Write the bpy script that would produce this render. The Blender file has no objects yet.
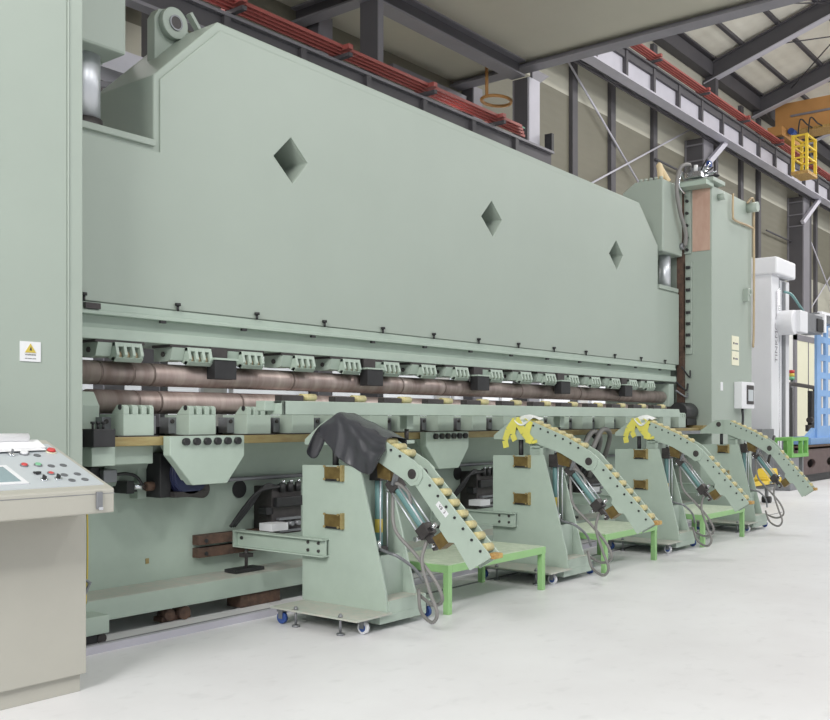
import bpy, bmesh, math, random
from mathutils import Vector, Matrix
from mathutils.geometry import tessellate_polygon
random.seed(7)
C = bpy.context.scene.collection
PI = math.pi
# ------------------------------------------------------------------ materials
def lin(c):
    o = []
    for v in c:
        v /= 255.0
        o.append(v/12.92 if v <= 0.04045 else ((v+0.055)/1.055)**2.4)
    return o
def mat(name, rgb, rough=0.5, metal=0.0, var=0.06, scale=3.0, bump=0.0, bscale=60.0, rgb2=None, stretch=None,
        emit=None, estr=0.0, spec=0.5, thresh=None):
    m = bpy.data.materials.new(name); m.use_nodes = True
    nt = m.node_tree; N = nt.nodes; L = nt.links
    b = N['Principled BSDF']
    b.inputs['Roughness'].default_value = rough
    b.inputs['Metallic'].default_value = metal
    b.inputs['Specular IOR Level'].default_value = spec
    base = lin(rgb)
    c2 = lin(rgb2) if rgb2 else [max(0, x*(1-var*2)) for x in base]
    tc = N.new('ShaderNodeTexCoord'); mp = N.new('ShaderNodeMapping')
    L.new(tc.outputs['Object'], mp.inputs['Vector'])
    if stretch: mp.inputs['Scale'].default_value = stretch
    nz = N.new('ShaderNodeTexNoise'); nz.inputs['Scale'].default_value = scale
    nz.inputs['Detail'].default_value = 6; nz.inputs['Roughness'].default_value = 0.6
    L.new(mp.outputs[0], nz.inputs['Vector'])
    cr = N.new('ShaderNodeValToRGB')
    lo, hi = thresh if thresh else (0.32, 0.68)
    cr.color_ramp.elements[0].position = lo; cr.color_ramp.elements[1].position = hi
    cr.color_ramp.elements[0].color = (*c2, 1); cr.color_ramp.elements[1].color = (*base, 1)
    L.new(nz.outputs['Fac'], cr.inputs['Fac']); L.new(cr.outputs['Color'], b.inputs['Base Color'])
    if bump > 0:
        n2 = N.new('ShaderNodeTexNoise'); n2.inputs['Scale'].default_value = bscale; n2.inputs['Detail'].default_value = 4
        L.new(tc.outputs['Object'], n2.inputs['Vector'])
        bp = N.new('ShaderNodeBump'); bp.inputs['Strength'].default_value = bump; bp.inputs['Distance'].default_value = 0.01
        L.new(n2.outputs['Fac'], bp.inputs['Height']); L.new(bp.outputs[0], b.inputs['Normal'])
    if emit:
        b.inputs['Emission Color'].default_value = (*lin(emit), 1); b.inputs['Emission Strength'].default_value = estr
    return m
GREEN = mat('green_paint', (160, 171, 161), 0.42, var=0.02, scale=1.2, bump=0.03, bscale=25)
GREEN2 = mat('green_paint_worn', (171, 186, 174), 0.45, var=0.04, scale=5, bump=0.03)
DUSTY = mat('dusty_green_paint', (170, 180, 170), 0.7, scale=14, rgb2=(186, 182, 172), bump=0.1)
DKSTEEL = mat('dark_steel', (78, 74, 74), 0.5, 0.4, var=0.15, scale=12, bump=0.1)
BLACK = mat('black_steel', (46, 46, 48), 0.5, var=0.2, scale=10)
ROLL = mat('rolled_steel', (186, 172, 166), 0.4, 0.55, scale=2.2, rgb2=(146, 128, 122), stretch=(3.5, 0.4, 0.4), bump=0.05, bscale=120)
GREYST = mat('grey_steel', (140, 142, 146), 0.45, 0.5, var=0.08, scale=8)
CHROME = mat('chrome', (225, 228, 232), 0.16, 0.95, var=0.02)
SATIN = mat('satin_rod', (214, 217, 222), 0.42, 0.7, var=0.02)
RINGM = mat('scored_band', (128, 114, 108), 0.5, 0.5)
OCHRE = mat('ochre_way', (164, 152, 106), 0.5, 0.1, scale=5, rgb2=(142, 122, 78), stretch=(1, 6, 6))
BRASS = mat('oily_brass', (136, 116, 68), 0.45, 0.4, scale=9, rgb2=(98, 80, 48))
TIPY = mat('ochre_pad', (196, 164, 98), 0.6, scale=20, rgb2=(150, 110, 60))
CREAM = mat('cream_roller', (214, 206, 160), 0.5, scale=14, rgb2=(176, 164, 112))
TEAL = mat('teal_cylinder', (108, 146, 146), 0.5, 0.05, var=0.05)
RUBBER = mat('grey_hose', (132, 130, 128), 0.55, var=0.06)
BHOSE = mat('black_hose', (48, 48, 50), 0.5, var=0.1)
BLUE = mat('blue_motor', (44, 50, 84), 0.5, var=0.15, scale=8)
CASTB = mat('blue_caster', (52, 82, 150), 0.45, var=0.05)
WHITEP = mat('white_plastic', (226, 227, 230), 0.5, var=0.02)
RUST = mat('rusty_block', (104, 80, 66), 0.8, scale=12, rgb2=(66, 52, 46), bump=0.3)
RUSTPL = mat('red_brown_primer', (198, 168, 152), 0.75, scale=3, rgb2=(182, 148, 132), stretch=(2, 2, 0.6), bump=0.05)
LGREEN = mat('light_green_paint', (150, 194, 132), 0.5, var=0.04, scale=6)
TTOP = mat('dusty_table_top', (200, 210, 190), 0.8, scale=16, rgb2=(176, 192, 168), bump=0.1)
TARP = mat('black_vinyl', (66, 66, 71), 0.24, var=0.1, scale=6, spec=0.6)
TAPE = mat('yellow_tape', (226, 218, 104), 0.45, var=0.05, scale=12)
RAG = mat('white_rag', (226, 228, 226), 0.8, var=0.04)
BEIGE = mat('console_beige', (176, 174, 164), 0.5, var=0.02, scale=4, bump=0.05, bscale=200)
PANEL = mat('console_panel', (188, 194, 198), 0.4, var=0.02)
SCREEN = mat('touch_screen', (140, 160, 166), 0.15, var=0.03)
PAPER = mat('paper', (238, 238, 240), 0.7, var=0.01)
RED = mat('red_plastic', (206, 66, 66), 0.35, var=0.03)
GRNB = mat('green_button', (126, 190, 150), 0.35, var=0.03)
INK = mat('printed_ink', (62, 60, 58), 0.6, var=0.02)
SIGNY = mat('sign_yellow', (206, 184, 80), 0.5, var=0.02)
LABELC = mat('cream_label', (226, 224, 200), 0.6, var=0.02)
GDARK = mat('dark_building_steel', (88, 86, 90), 0.6, 0.1, var=0.06, scale=2)
GMID = mat('grey_building_steel', (134, 132, 138), 0.55, 0.1, var=0.05, scale=2)
GLIGHT = mat('pale_building_steel', (196, 194, 204), 0.5, 0.05, var=0.05, scale=2)
SOFFIT = mat('soffit_board', (182, 179, 164), 0.8, var=0.03, scale=0.8, bump=0.02)
REDBAR = mat('red_conductor', (172, 92, 86), 0.5, var=0.05)
GRNBAR = mat('green_conductor', (96, 150, 128), 0.5, var=0.05)
ORANGE = mat('orange_crane_paint', (196, 144, 86), 0.55, var=0.06, scale=1.5)
YELLOW = mat('yellow_safety_paint', (228, 196, 66), 0.5, var=0.04)
BORW = mat('boring_machine_white', (216, 217, 221), 0.45, var=0.02, scale=2)
BLUEP = mat('blue_rack_paint', (132, 170, 216), 0.5, var=0.05, scale=4)
BROWN = mat('brown_cast_bed', (98, 82, 80), 0.6, var=0.12, scale=4)
BGREEN = mat('bright_green_rail', (116, 176, 92), 0.5, var=0.05)
COPPER = mat('copper_pipe', (184, 164, 134), 0.45, 0.3, var=0.06)
TIPC = mat('cream_shackle', (222, 200, 160), 0.5)
LAMPW = mat('amber', (226, 200, 90), 0.4)

def floor_mat():
    m = mat('painted_concrete', (232, 232, 234), 0.4, scale=0.7, rgb2=(221, 220, 222), bump=0.04, bscale=14)
    nt = m.node_tree; N = nt.nodes; L = nt.links; b = N['Principled BSDF']
    old = b.inputs['Base Color'].links[0].from_socket
    tc = [n for n in N if n.type == 'TEX_COORD'][0]
    n2 = N.new('ShaderNodeTexNoise'); n2.inputs['Scale'].default_value = 9; n2.inputs['Detail'].default_value = 8
    mp = N.new('ShaderNodeMapping'); mp.inputs['Scale'].default_value = (0.8, 1.0, 1)
    L.new(tc.outputs['Object'], mp.inputs[0]); L.new(mp.outputs[0], n2.inputs['Vector'])
    cr = N.new('ShaderNodeValToRGB'); cr.color_ramp.elements[0].position = 0.58; cr.color_ramp.elements[1].position = 0.8
    cr.color_ramp.elements[0].color = (1, 1, 1, 1); cr.color_ramp.elements[1].color = (0.9, 0.9, 0.9, 1)
    mx = N.new('ShaderNodeMixRGB'); mx.blend_type = 'MULTIPLY'; mx.inputs[0].default_value = 1
    L.new(n2.outputs['Fac'], cr.inputs[0]); L.new(old, mx.inputs[1]); L.new(cr.outputs[0], mx.inputs[2])
    L.new(mx.outputs[0], b.inputs['Base Color'])
    return m
FLOOR = floor_mat()
def cladding(name, rgb, rgb2, axis=0, pitch=0.25):
    m = mat(name, rgb, 0.6, scale=0.6, rgb2=rgb2)
    nt = m.node_tree; N = nt.nodes; L = nt.links; b = N['Principled BSDF']
    tc = [n for n in N if n.type == 'TEX_COORD'][0]
    w = N.new('ShaderNodeTexWave'); w.bands_direction = 'XYZ'[axis]; w.inputs['Scale'].default_value = 0.314/pitch
    L.new(tc.outputs['Object'], w.inputs['Vector'])
    bp = N.new('ShaderNodeBump'); bp.inputs['Strength'].default_value = 0.25; bp.inputs['Distance'].default_value = 0.02
    L.new(w.outputs['Fac'], bp.inputs['Height']); L.new(bp.outputs[0], b.inputs['Normal'])
    return m
CLAD = cladding('cream_cladding', (186, 184, 170), (179, 177, 163), 2, 0.2)
CLADD = cladding('olive_cladding', (118, 115, 101), (112, 109, 95), 2, 0.2)  # darker tone of the cream cladding, for the mid-height wall band
CLADW = cladding('white_lining', (226, 226, 222), (216, 216, 212), 0, 0.3)
ROOFM = cladding('roof_sheet', (240, 237, 224), (214, 210, 196), 1, 0.3)

# ------------------------------------------------------------------ mesh helpers
class MB:
    def __init__(s): s.v = []; s.f = []; s.mi = []; s.sm = []; s.mats = []
    def mid(s, m):
        if m not in s.mats: s.mats.append(m)
        return s.mats.index(m)
    def add(s, vs, fs, m, smooth=False):
        n = len(s.v); s.v += [Vector(p) for p in vs]; k = s.mid(m)
        for i, f in enumerate(fs):
            s.f.append([n+j for j in f]); s.mi.append(k)
            s.sm.append(smooth if isinstance(smooth, bool) else smooth[i])
    def box(s, x0, x1, y0, y1, z0, z1, m):
        vs = [(x0,y0,z0),(x1,y0,z0),(x1,y1,z0),(x0,y1,z0),(x0,y0,z1),(x1,y0,z1),(x1,y1,z1),(x0,y1,z1)]
        s.add(vs, [(0,3,2,1),(4,5,6,7),(0,1,5,4),(1,2,6,5),(2,3,7,6),(3,0,4,7)], m); return s
    def prism(s, pts, axis, a, b, m, holes=()):
        def put(p, t):
            return {'x': (t, p[0], p[1]), 'y': (p[0], t, p[1]), 'z': (p[0], p[1], t)}[axis]
        loops = [list(pts)] + [list(h) for h in holes]
        tris = tessellate_polygon([[Vector((p[0], p[1], 0)) for p in l] for l in loops]) if (holes or len(pts) > 4) else None
        flat = [p for l in loops for p in l]; n = len(flat)
        vs = [put(p, a) for p in flat] + [put(p, b) for p in flat]; fs = []
        if tris: fs += [tuple(t) for t in tris] + [tuple(n+i for i in t) for t in tris]
        else: fs += [tuple(range(n)), tuple(range(n, 2*n))]
        o = 0
        for l in loops:
            k = len(l)
            for i in range(k): j = (i+1) % k; fs.append((o+i, o+j, n+o+j, n+o+i))
            o += k
        s.add(vs, fs, m); return s
    def cyl(s, p0, p1, r, m, n=20, r2=None, caps=True):
        p0 = Vector(p0); p1 = Vector(p1); r2 = r if r2 is None else r2
        d = (p1-p0).normalized(); u = d.orthogonal().normalized(); w = d.cross(u)
        vs = [p0+(u*math.cos(2*PI*i/n)+w*math.sin(2*PI*i/n))*r for i in range(n)]
        vs += [p1+(u*math.cos(2*PI*i/n)+w*math.sin(2*PI*i/n))*r2 for i in range(n)]
        fs = [(i, (i+1) % n, n+(i+1) % n, n+i) for i in range(n)]; sm = [True]*n
        if caps: fs += [tuple(range(n)), tuple(range(n, 2*n))]; sm += [False]*2
        s.add(vs, fs, m, sm); return s
    def ring(s, p0, p1, r, ri, m, n=24):
        p0 = Vector(p0); p1 = Vector(p1); d = (p1-p0).normalized(); u = d.orthogonal().normalized(); w = d.cross(u)
        def c(p, q): return [p+(u*math.cos(2*PI*i/n)+w*math.sin(2*PI*i/n))*q for i in range(n)]
        vs = c(p0, r)+c(p1, r)+c(p1, ri)+c(p0, ri); fs = []; sm = []
        for k in range(4):
            for i in range(n):
                j = (i+1) % n; k2 = (k+1) % 4
                fs.append((k*n+i, k*n+j, k2*n+j, k2*n+i)); sm.append(k in (0, 2))
        s.add(vs, fs, m, sm); return s
    def bar(s, p0, p1, w, h, m, up=(0, 0, 1)):
        p0 = Vector(p0); p1 = Vector(p1); d = (p1-p0).normalized()
        a = d.cross(Vector(up)); a = a.normalized() if a.length > 1e-4 else Vector((1, 0, 0)); b = a.cross(d)
        vs = []
        for p in (p0, p1):
            for sx, sy in ((-1,-1),(1,-1),(1,1),(-1,1)): vs.append(p+a*sx*w/2+b*sy*h/2)
        s.add(vs, [(0,1,2,3),(7,6,5,4),(0,4,5,1),(1,5,6,2),(2,6,7,3),(3,7,4,0)], m); return s
    def tube(s, pts, r, m, n=8, seg=6, smooth=True):
        P = [Vector(p) for p in pts]
        if smooth and len(P) > 2:
            Q = []; E = [P[0]*2-P[1]]+P+[P[-1]*2-P[-2]]
            for i in range(1, len(E)-2):
                a, b, c, d = E[i-1:i+3]
                for k in range(seg):
                    t = k/seg
                    Q.append(0.5*((2*b)+(c-a)*t+(2*a-5*b+4*c-d)*t*t+(3*b-a-3*c+d)*t**3))
            Q.append(P[-1]); P = Q
        vs = []; u = None
        for i, p in enumerate(P):
            d = (P[min(i+1, len(P)-1)]-P[max(i-1, 0)]).normalized()
            u = (u-d*u.dot(d)) if u else d.orthogonal()
            u.normalize(); w = d.cross(u)
            vs += [p+(u*math.cos(2*PI*k/n)+w*math.sin(2*PI*k/n))*r for k in range(n)]
        fs = []
        for i in range(len(P)-1):
            for k in range(n): fs.append((i*n+k, i*n+(k+1) % n, (i+1)*n+(k+1) % n, (i+1)*n+k))
        fs += [tuple(range(n)), tuple(range((len(P)-1)*n, len(P)*n))]
        s.add(vs, fs, m, True); return s
    def bolt(s, p, d, r, l, m):
        p = Vector(p); d = Vector(d).normalized(); return s.cyl(p-d*0.004, p+d*l, r, m, 8)
    def sheet(s, grid, m, th=0.0):
        R = len(grid); K = len(grid[0]); vs = [p for row in grid for p in row]
        fs = [(i*K+j, i*K+j+1, (i+1)*K+j+1, (i+1)*K+j) for i in range(R-1) for j in range(K-1)]
        s.add(vs, fs, m, True); return s
    def text(s, body, loc, size, m, rot=None, align='CENTER', th=0.001):
        cu = bpy.data.curves.new('t', 'FONT'); cu.body = body; cu.size = size; cu.align_x = align; cu.align_y = 'CENTER'; cu.extrude = th/2
        o = bpy.data.objects.new('t', cu); C.objects.link(o); bpy.context.view_layer.update()
        dg = bpy.context.evaluated_depsgraph_get(); me = bpy.data.meshes.new_from_object(o.evaluated_get(dg))
        M = Matrix.Translation(Vector(loc)) @ (rot if rot else Matrix.Rotation(PI/2, 4, 'X'))
        s.add([M @ v.co for v in me.vertices], [tuple(p.vertices) for p in me.polygons], m)
        bpy.data.objects.remove(o); bpy.data.curves.remove(cu); bpy.data.meshes.remove(me); return s

REACH = None      # stands differ a little in how far their arms reach out
WL = {}
def wloc(o): return WL[o.name] if o else Vector((0, 0, 0))
def obj(name, mb, parent=None, bevel=0.0, origin=None, solid=0.0, sub=0):
    me = bpy.data.meshes.new(name)
    if REACH: mb.v = [Vector((v.x, 5.06+(v.y-5.06)*REACH, v.z)) if v.y < 5.06 else v for v in mb.v]
    lo = Vector([min(v[i] for v in mb.v) for i in range(3)]); hi = Vector([max(v[i] for v in mb.v) for i in range(3)])
    og = Vector(origin) if origin else Vector(((lo.x+hi.x)/2, (lo.y+hi.y)/2, lo.z))
    me.from_pydata([v-og for v in mb.v], [], mb.f)
    for m in mb.mats: me.materials.append(m)
    for p, k, sm in zip(me.polygons, mb.mi, mb.sm): p.material_index = k; p.use_smooth = sm
    bm = bmesh.new(); bm.from_mesh(me); bmesh.ops.recalc_face_normals(bm, faces=bm.faces); bm.to_mesh(me); bm.free()
    me.update(); o = bpy.data.objects.new(name, me); C.objects.link(o); o.parent = parent
    o.location = og-wloc(parent); WL[o.name] = og
    if solid: md = o.modifiers.new('s', 'SOLIDIFY'); md.thickness = solid
    if sub: md = o.modifiers.new('u', 'SUBSURF'); md.levels = sub; md.render_levels = sub
    if bevel:
        md = o.modifiers.new('b', 'BEVEL'); md.width = bevel; md.segments = 2; md.limit_method = 'ANGLE'; md.angle_limit = 0.7
    return o
def tag(o, label, cat, group=None):
    o['label'] = label; o['category'] = cat
    if group: o['group'] = group
    return o
def thing(name, loc, label, cat, group=None):
    o = bpy.data.objects.new(name, None); C.objects.link(o); o.location = loc; o.empty_display_size = 0.1
    WL[o.name] = Vector(loc); return tag(o, label, cat, group)
def struct(name, mb, parent=None, bevel=0.0):
    o = obj(name, mb, parent, bevel)
    if not parent: o['kind'] = 'structure'
    return o
def dup(o, off, parent=None):          # copy a part (and its sub-parts) by an offset
    c = o.copy(); C.objects.link(c); c.parent = parent if parent else o.parent
    c.location = o.location+Vector(off); WL[c.name] = WL[o.name]+Vector(off)
    for ch in list(o.children): dup(ch, (0, 0, 0), c)
    return c

# ------------------------------------------------------------------ setting
o = struct('floor', MB().box(-12, 62, -14, 14, -0.3, 0, FLOOR))
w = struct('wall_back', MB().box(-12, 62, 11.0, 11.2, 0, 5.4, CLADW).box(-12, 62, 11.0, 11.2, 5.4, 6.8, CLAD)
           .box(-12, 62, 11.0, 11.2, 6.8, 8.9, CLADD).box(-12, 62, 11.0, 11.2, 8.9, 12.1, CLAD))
for x in (19.6, 21.5, 23.9, 30.3, 31.9, 38.2, 41):
    obj('wall_post', MB().box(x-0.12, x+0.12, 10.9, 11.0, 0, 11.4, GDARK), w)
for x in (26.0, 35.0, 44.0):
    m = MB().box(x, x+0.7, 10.43, 10.47, 0, 9.35, GMID).box(x, x+0.7, 10.93, 10.99, 0, 9.35, GMID).box(x, x+0.06, 10.47, 10.93, 0, 9.35, GDARK)
    m.box(x+1.3, x+1.5, 10.6, 10.99, 0, 11.4, GDARK)
    for z in (8.3, 8.7, 9.15): m.box(x-0.05, x+0.02, 10.43, 10.95, z, z+0.04, GMID)
    obj('wall_column', m, w)
    obj('knee_brace', MB().bar((x-0.15, 10.42, 8.4), (x+0.85, 10.15, 9.33), 0.12, 0.14, GLIGHT), w)
for x in (11.2, 15.45, 7.3):
    obj('wall_column', MB().box(x-0.15, x+0.15, 10.75, 10.99, 0, 7.95, GDARK).box(x-0.15, x+0.15, 10.72, 10.75, 0, 7.95, GMID), w)
for a, b in (((18.6, 10.85, 9.9), (23.2, 10.85, 7.3)), ((18.6, 10.8, 6.3), (25.9, 10.8, 9.6)), ((36.0, 10.8, 8.8), (42, 10.8, 5.0)), ((36, 10.85, 4.9), (43, 10.85, 9.0))):
    obj('brace_rod', MB().cyl(a, b, 0.025, GLIGHT, 8), w)
obj('brace_rod', MB().cyl((23.8, 10.85, 8.35), (26.0, 10.85, 8.35), 0.03, GDARK, 8), w)
obj('brace_rod', MB().cyl((32.4, 10.85, 7.8), (35.0, 10.85, 7.8), 0.03, GDARK, 8), w)
struct('wall_right', MB().box(28.0, 52, 10.3, 10.4, 0, 5.1, CLADW).box(28.0, 52, 10.27, 10.3, 4.62, 4.8, GLIGHT).box(28, 52, 10.27, 10.42, 5.1, 5.16, GLIGHT))
d = struct('door_1', MB().box(33.6, 36.2, 10.24, 10.3, 0, 4.2, LABELC).box(33.4, 33.6, 10.22, 10.3, 0, 4.4, GMID).box(36.2, 36.4, 10.22, 10.3, 0, 4.4, GMID)
           .box(33.4, 36.4, 10.22, 10.3, 4.2, 4.4, GMID).box(34.85, 34.9, 10.22, 10.25, 0, 4.2, GMID))
obj('door_handle', MB().cyl((34.75, 10.19, 1.1), (34.75, 10.19, 1.35), 0.02, CHROME, 8).cyl((34.75, 10.19, 1.2), (34.75, 10.24, 1.2), 0.015, CHROME, 8), d)
struct('wall_far', MB().box(62, 62.2, -14, 11.2, 0, 16, CLAD))
# framed glowing panels added low on the back wall to brighten it
GLOW = mat('daylight_glass', (235, 238, 240), 0.4, var=0.01, emit=(240, 244, 250), estr=1.3)
for i, x in enumerate((3.9, 9.4, 14.9, 20.4)):
    wn = struct('window_%d' % (i+1), MB().box(x, x+5.0, 10.97, 10.995, 1.1, 2.9, GLOW))
    f = MB()
    for xx in (x, x+1.65, x+3.3, x+4.95): f.box(xx, xx+0.06, 10.93, 10.99, 1.1, 2.9, WHITEP)
    f.box(x, x+5.0, 10.93, 10.99, 1.04, 1.1, GLIGHT).box(x, x+5.0, 10.93, 10.99, 2.9, 2.96, GLIGHT)
    obj('window_frame', f, wn)
# mezzanine underside with its steel
ce = struct('ceiling', MB().box(-6, 15.12, 3.4, 11.0, 8.0, 8.25, SOFFIT))
def hbeam(m, x0, x1, y0, y1, z0, z1, axis, a=GDARK, b=GMID, t=0.03):
    m.box(x0, x1, y0, y1, z0, z0+t, b).box(x0, x1, y0, y1, z1-t, z1, b)
    if axis == 'x': c = (y0+y1)/2; m.box(x0, x1, c-0.02, c+0.02, z0+t, z1-t, a)
    else: c = (x0+x1)/2; m.box(c-0.02, c+0.02, y0, y1, z0+t, z1-t, a)
    return m
obj('beam', hbeam(MB(), -6, 14.9, 9.3, 9.6, 7.7, 8.0, 'x'), ce)
for x in (6.8, 10.7): obj('beam', hbeam(MB(), x, x+0.25, 3.5, 11, 7.75, 8.0, 'y'), ce)
obj('edge_beam', MB().box(15.02, 15.22, 3.4, 11, 7.88, 8.27, GMID).box(14.9, 15.02, 3.4, 11, 7.88, 7.92, GMID), ce)
for x in (3.0, 6.9, 10.76): obj('column', MB().box(x, x+0.09, 9.25, 9.6, 0, 7.7, GDARK).box(x-0.01, x+0.1, 9.23, 9.25, 0, 7.7, GMID), ce)
for x in (14.95,):
    m = MB().box(x, x+0.36, 9.25, 9.29, 0, 7.7, GLIGHT).box(x, x+0.36, 9.57, 9.61, 0, 7.7, GMID).box(x+0.0, x+0.04, 9.29, 9.57, 0, 7.7, GDARK).box(x+0.32, x+0.36, 9.29, 9.57, 0, 7.7, GDARK)
    obj('column', m, ce)
obj('gusset', MB().prism([(15.3, 8.0), (15.3, 7.6), (15.9, 8.0)], 'y', 9.4, 9.45, GMID), ce)
# main hall roof
SL = 0.315
def rz(y): return 11.27+SL*(11-y)
rf = struct('roof', MB().prism([(11.1, rz(11.1)+0.62), (-6, rz(-6)+0.62), (-6, rz(-6)+0.72), (11.1, rz(11.1)+0.72)], 'x', -12, 62, ROOFM))
for x in (18.6, 23.0, 27.4, 31.4, 36.0, 41, 46, 51):
    m = MB(); y0, y1 = 10.95, -6
    m.prism([(y0, rz(y0)), (y1, rz(y1)), (y1, rz(y1)+0.03), (y0, rz(y0)+0.03)], 'x', x-0.13, x+0.13, GLIGHT)
    m.prism([(y0, rz(y0)+0.03), (y1, rz(y1)+0.03), (y1, rz(y1)+0.5), (y0, rz(y0)+0.5)], 'x', x-0.02, x+0.02, GDARK)
    m.prism([(y0, rz(y0)+0.5), (y1, rz(y1)+0.5), (y1, rz(y1)+0.53), (y0, rz(y0)+0.53)], 'x', x-0.13, x+0.13, GDARK)
    obj('rafter', m, rf)
for k in range(12):
    y = 9.85-1.02*k; z = rz(y)+0.53
    obj('purlin', MB().box(-12, 62, y-0.05, y+0.05, z, z+0.1, GDARK), rf)
obj('eave_beam', MB().box(15.3, 62, 10.7, 10.98, 11.5, 11.9, GDARK).box(15.3, 62, 10.6, 10.98, 11.95, 12.0, GDARK), rf)
for a, b in (((27.5, 9.4), (31.3, 6.2)), ((31.3, 9.7), (27.5, 5.9)), ((23.1, 9.9), (27.3, 7.4)), ((36, 9.4), (31.5, 6)), ((36, 6), (31.5, 9.4))):
    obj('brace_rod', MB().cyl((a[0], a[1], rz(a[1])+0.3), (b[0], b[1], rz(b[1])+0.3), 0.018, GDARK, 8), rf)

# floor trim of the machine pit
struct('trim_1', MB().box(3.0, 14.2, 5.46, 5.50, 0, 0.05, GLIGHT).box(3.0, 14.2, 5.50, 5.8, 0, 0.025, FLOOR).box(3.0, 14.2, 5.5, 5.55, 0.025, 0.045, GMID))
struct('trim_2', MB().box(5.9, 16, 5.1, 5.13, 0, 0.004, GMID))

# ------------------------------------------------------------------ overhead crane steel
g = thing('runway_girder', (30, 10.1, 9.35), 'long pale crane runway girder high on the back wall right of the mezzanine', 'girder')
m = MB().box(15.3, 60, 9.95, 10.25, 9.33, 9.37, GLIGHT)
obj('bottom_flange', m, g)
obj('web', MB().box(15.3, 60, 10.09, 10.11, 9.37, 9.98, GLIGHT), g)
obj('top_flange', MB().box(15.3, 60, 9.95, 10.25, 9.98, 10.03, GDARK).box(15.3, 60, 10.02, 10.09, 9.82, 9.98, GDARK), g)
for k in range(30):
    x = 15.9+1.48*k; obj('stiffener', MB().box(x, x+0.1, 9.99, 10.09, 9.37, 9.98, GDARK), g)
m = MB().box(15.3, 60, 10.36, 10.41, 9.30, 9.38, GDARK)
x = 15.4
while x < 52:
    m.bar((x, 10.25, 9.35), (x+0.7, 10.37, 9.35), 0.06, 0.03, GDARK).bar((x+0.7, 10.37, 9.35), (x+1.4, 10.25, 9.35), 0.06, 0.03, GDARK); x += 1.4
m.box(15.3, 60, 10.25, 10.37, 9.385, 9.395, GMID)
obj('surge_lattice', m, g)
def bars(name, x0, x1, y, z, label, step, green=True):
    t = thing(name, ((x0+x1)/2, y, z), label, 'conductor rail')
    for k in range(4):
        obj('red_bar', MB().box(x0, x1-0.12*k, y-0.03-0.055*k, y+0.0-0.055*k, z+0.02*k, z+0.045+0.02*k, REDBAR), t)
    obj('green_bar', MB().box(x0, x1, y-0.03, y-0.01, z+0.15, z+0.175, GRNBAR), t)
    x = x0+0.4
    while x < x1:
        obj('bar_holder', MB().box(x, x+0.07, y-0.3, y+0.1, z-0.06, z-0.01, GDARK).box(x, x+0.05, y+0.02, y+0.09, z-0.05, z+0.22, REDBAR).box(x, x+0.09, y-0.29, y+0.02, z+0.045, z+0.11, REDBAR), t)
        x += step
    return t
bars('conductor_rail', 15.3, 55, 10.05, 10.14, 'red conductor bars running along the high runway girder towards the orange crane', 3.0)
g = thing('runway_girder', (9, 9.1, 6.11), 'dark runway beam under the mezzanine just above the top edge of the green ram', 'girder')
obj('beam', MB().box(-4, 15.5, 9.05, 9.22, 6.11, 6.15, GMID).box(-4, 15.5, 9.12, 9.18, 6.15, 6.39, GDARK).box(-4, 15.5, 9.05, 9.22, 6.39, 6.43, GMID), g)
for k in range(11): obj('stiffener', MB().box(1.2+1.3*k, 1.3+1.3*k, 9.06, 9.12, 6.15, 6.39, GDARK), g)
obj('end_stop', MB().box(15.4, 15.48, 9.05, 9.2, 6.43, 6.75, BLACK), g)
bars('conductor_rail', -4, 14.6, 9.15, 6.50, 'red and green conductor bars above the dark beam behind the ram', 1.9)
t = thing('safety_hoop', (14.9, 9.98, 7.4), 'orange bent pipe hoop hanging under the mezzanine beside the column', 'hoop')
hp = [(14.98+0.33*math.cos(a), 9.98+0.25*math.sin(a), 7.42) for a in [k*PI/8 for k in range(-2, 15)]]
obj('hoop', MB().tube(hp, 0.03, ORANGE), t); obj('hanger', MB().cyl((14.66, 9.98, 7.42), (14.66, 9.98, 7.99), 0.03, ORANGE, 10), t)
t = thing('strip_lamp', (13.4, 10.9, 7.7), 'long narrow unlit strip lamp fixed at the top of the back wall', 'lamp')
obj('lamp_body', MB().box(13.0, 15.2, 10.82, 10.98, 7.62, 7.74, GMID), t); obj('lamp_tube', MB().cyl((13.05, 10.87, 7.6), (15.15, 10.87, 7.6), 0.02, WHITEP, 10), t)

t = thing('bridge_crane', (34, 5, 11.1), 'orange overhead bridge crane girder spanning below the roof at far right', 'crane')
obj('girder', MB().box(31.9, 32.5, -6, 10.4, 10.78, 11.72, ORANGE), t)
obj('rib', MB().box(31.84, 31.9, -6, 9.9, 11.24, 11.30, GMID), t)
obj('bottom_flange', MB().box(31.75, 32.65, -6, 9.9, 10.70, 10.78, TIPY), t)
obj('end_carriage', MB().box(31.0, 33.2, 9.9, 10.35, 10.48, 10.77, ORANGE), t)
obj('drive_motor', MB().cyl((31.4, 9.75, 10.66), (31.74, 9.75, 10.66), 0.1, CASTB, 16), t)
obj('wheel', MB().cyl((31.3, 9.95, 10.48), (31.3, 10.2, 10.48), 0.1, DKSTEEL), t)
t = thing('maintenance_cage', (31, 8.8, 9.2), 'small yellow maintenance basket hanging from the orange crane', 'basket')
x0, x1, y0, y1, z0, z1 = 30.0, 30.85, 8.85, 9.25, 9.0, 10.1
for x in (x0, x1):
    for y in (y0, y1): obj('post', MB().box(x-0.04, x+0.04, y-0.04, y+0.04, z0, z1, YELLOW), t)
for z in (9.4, 9.75, 10.07):
    m = MB()
    for y in (y0, y1): m.box(x0, x1, y-0.03, y+0.03, z-0.025, z+0.025, YELLOW)
    for x in (x0, x1): m.box(x-0.03, x+0.03, y0, y1, z-0.025, z+0.025, YELLOW)
    obj('rail', m, t)
obj('cage_floor', MB().box(x0-0.05, x1+0.05, y0-0.05, y1+0.05, z0-0.1, z0, TIPY), t)
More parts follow.
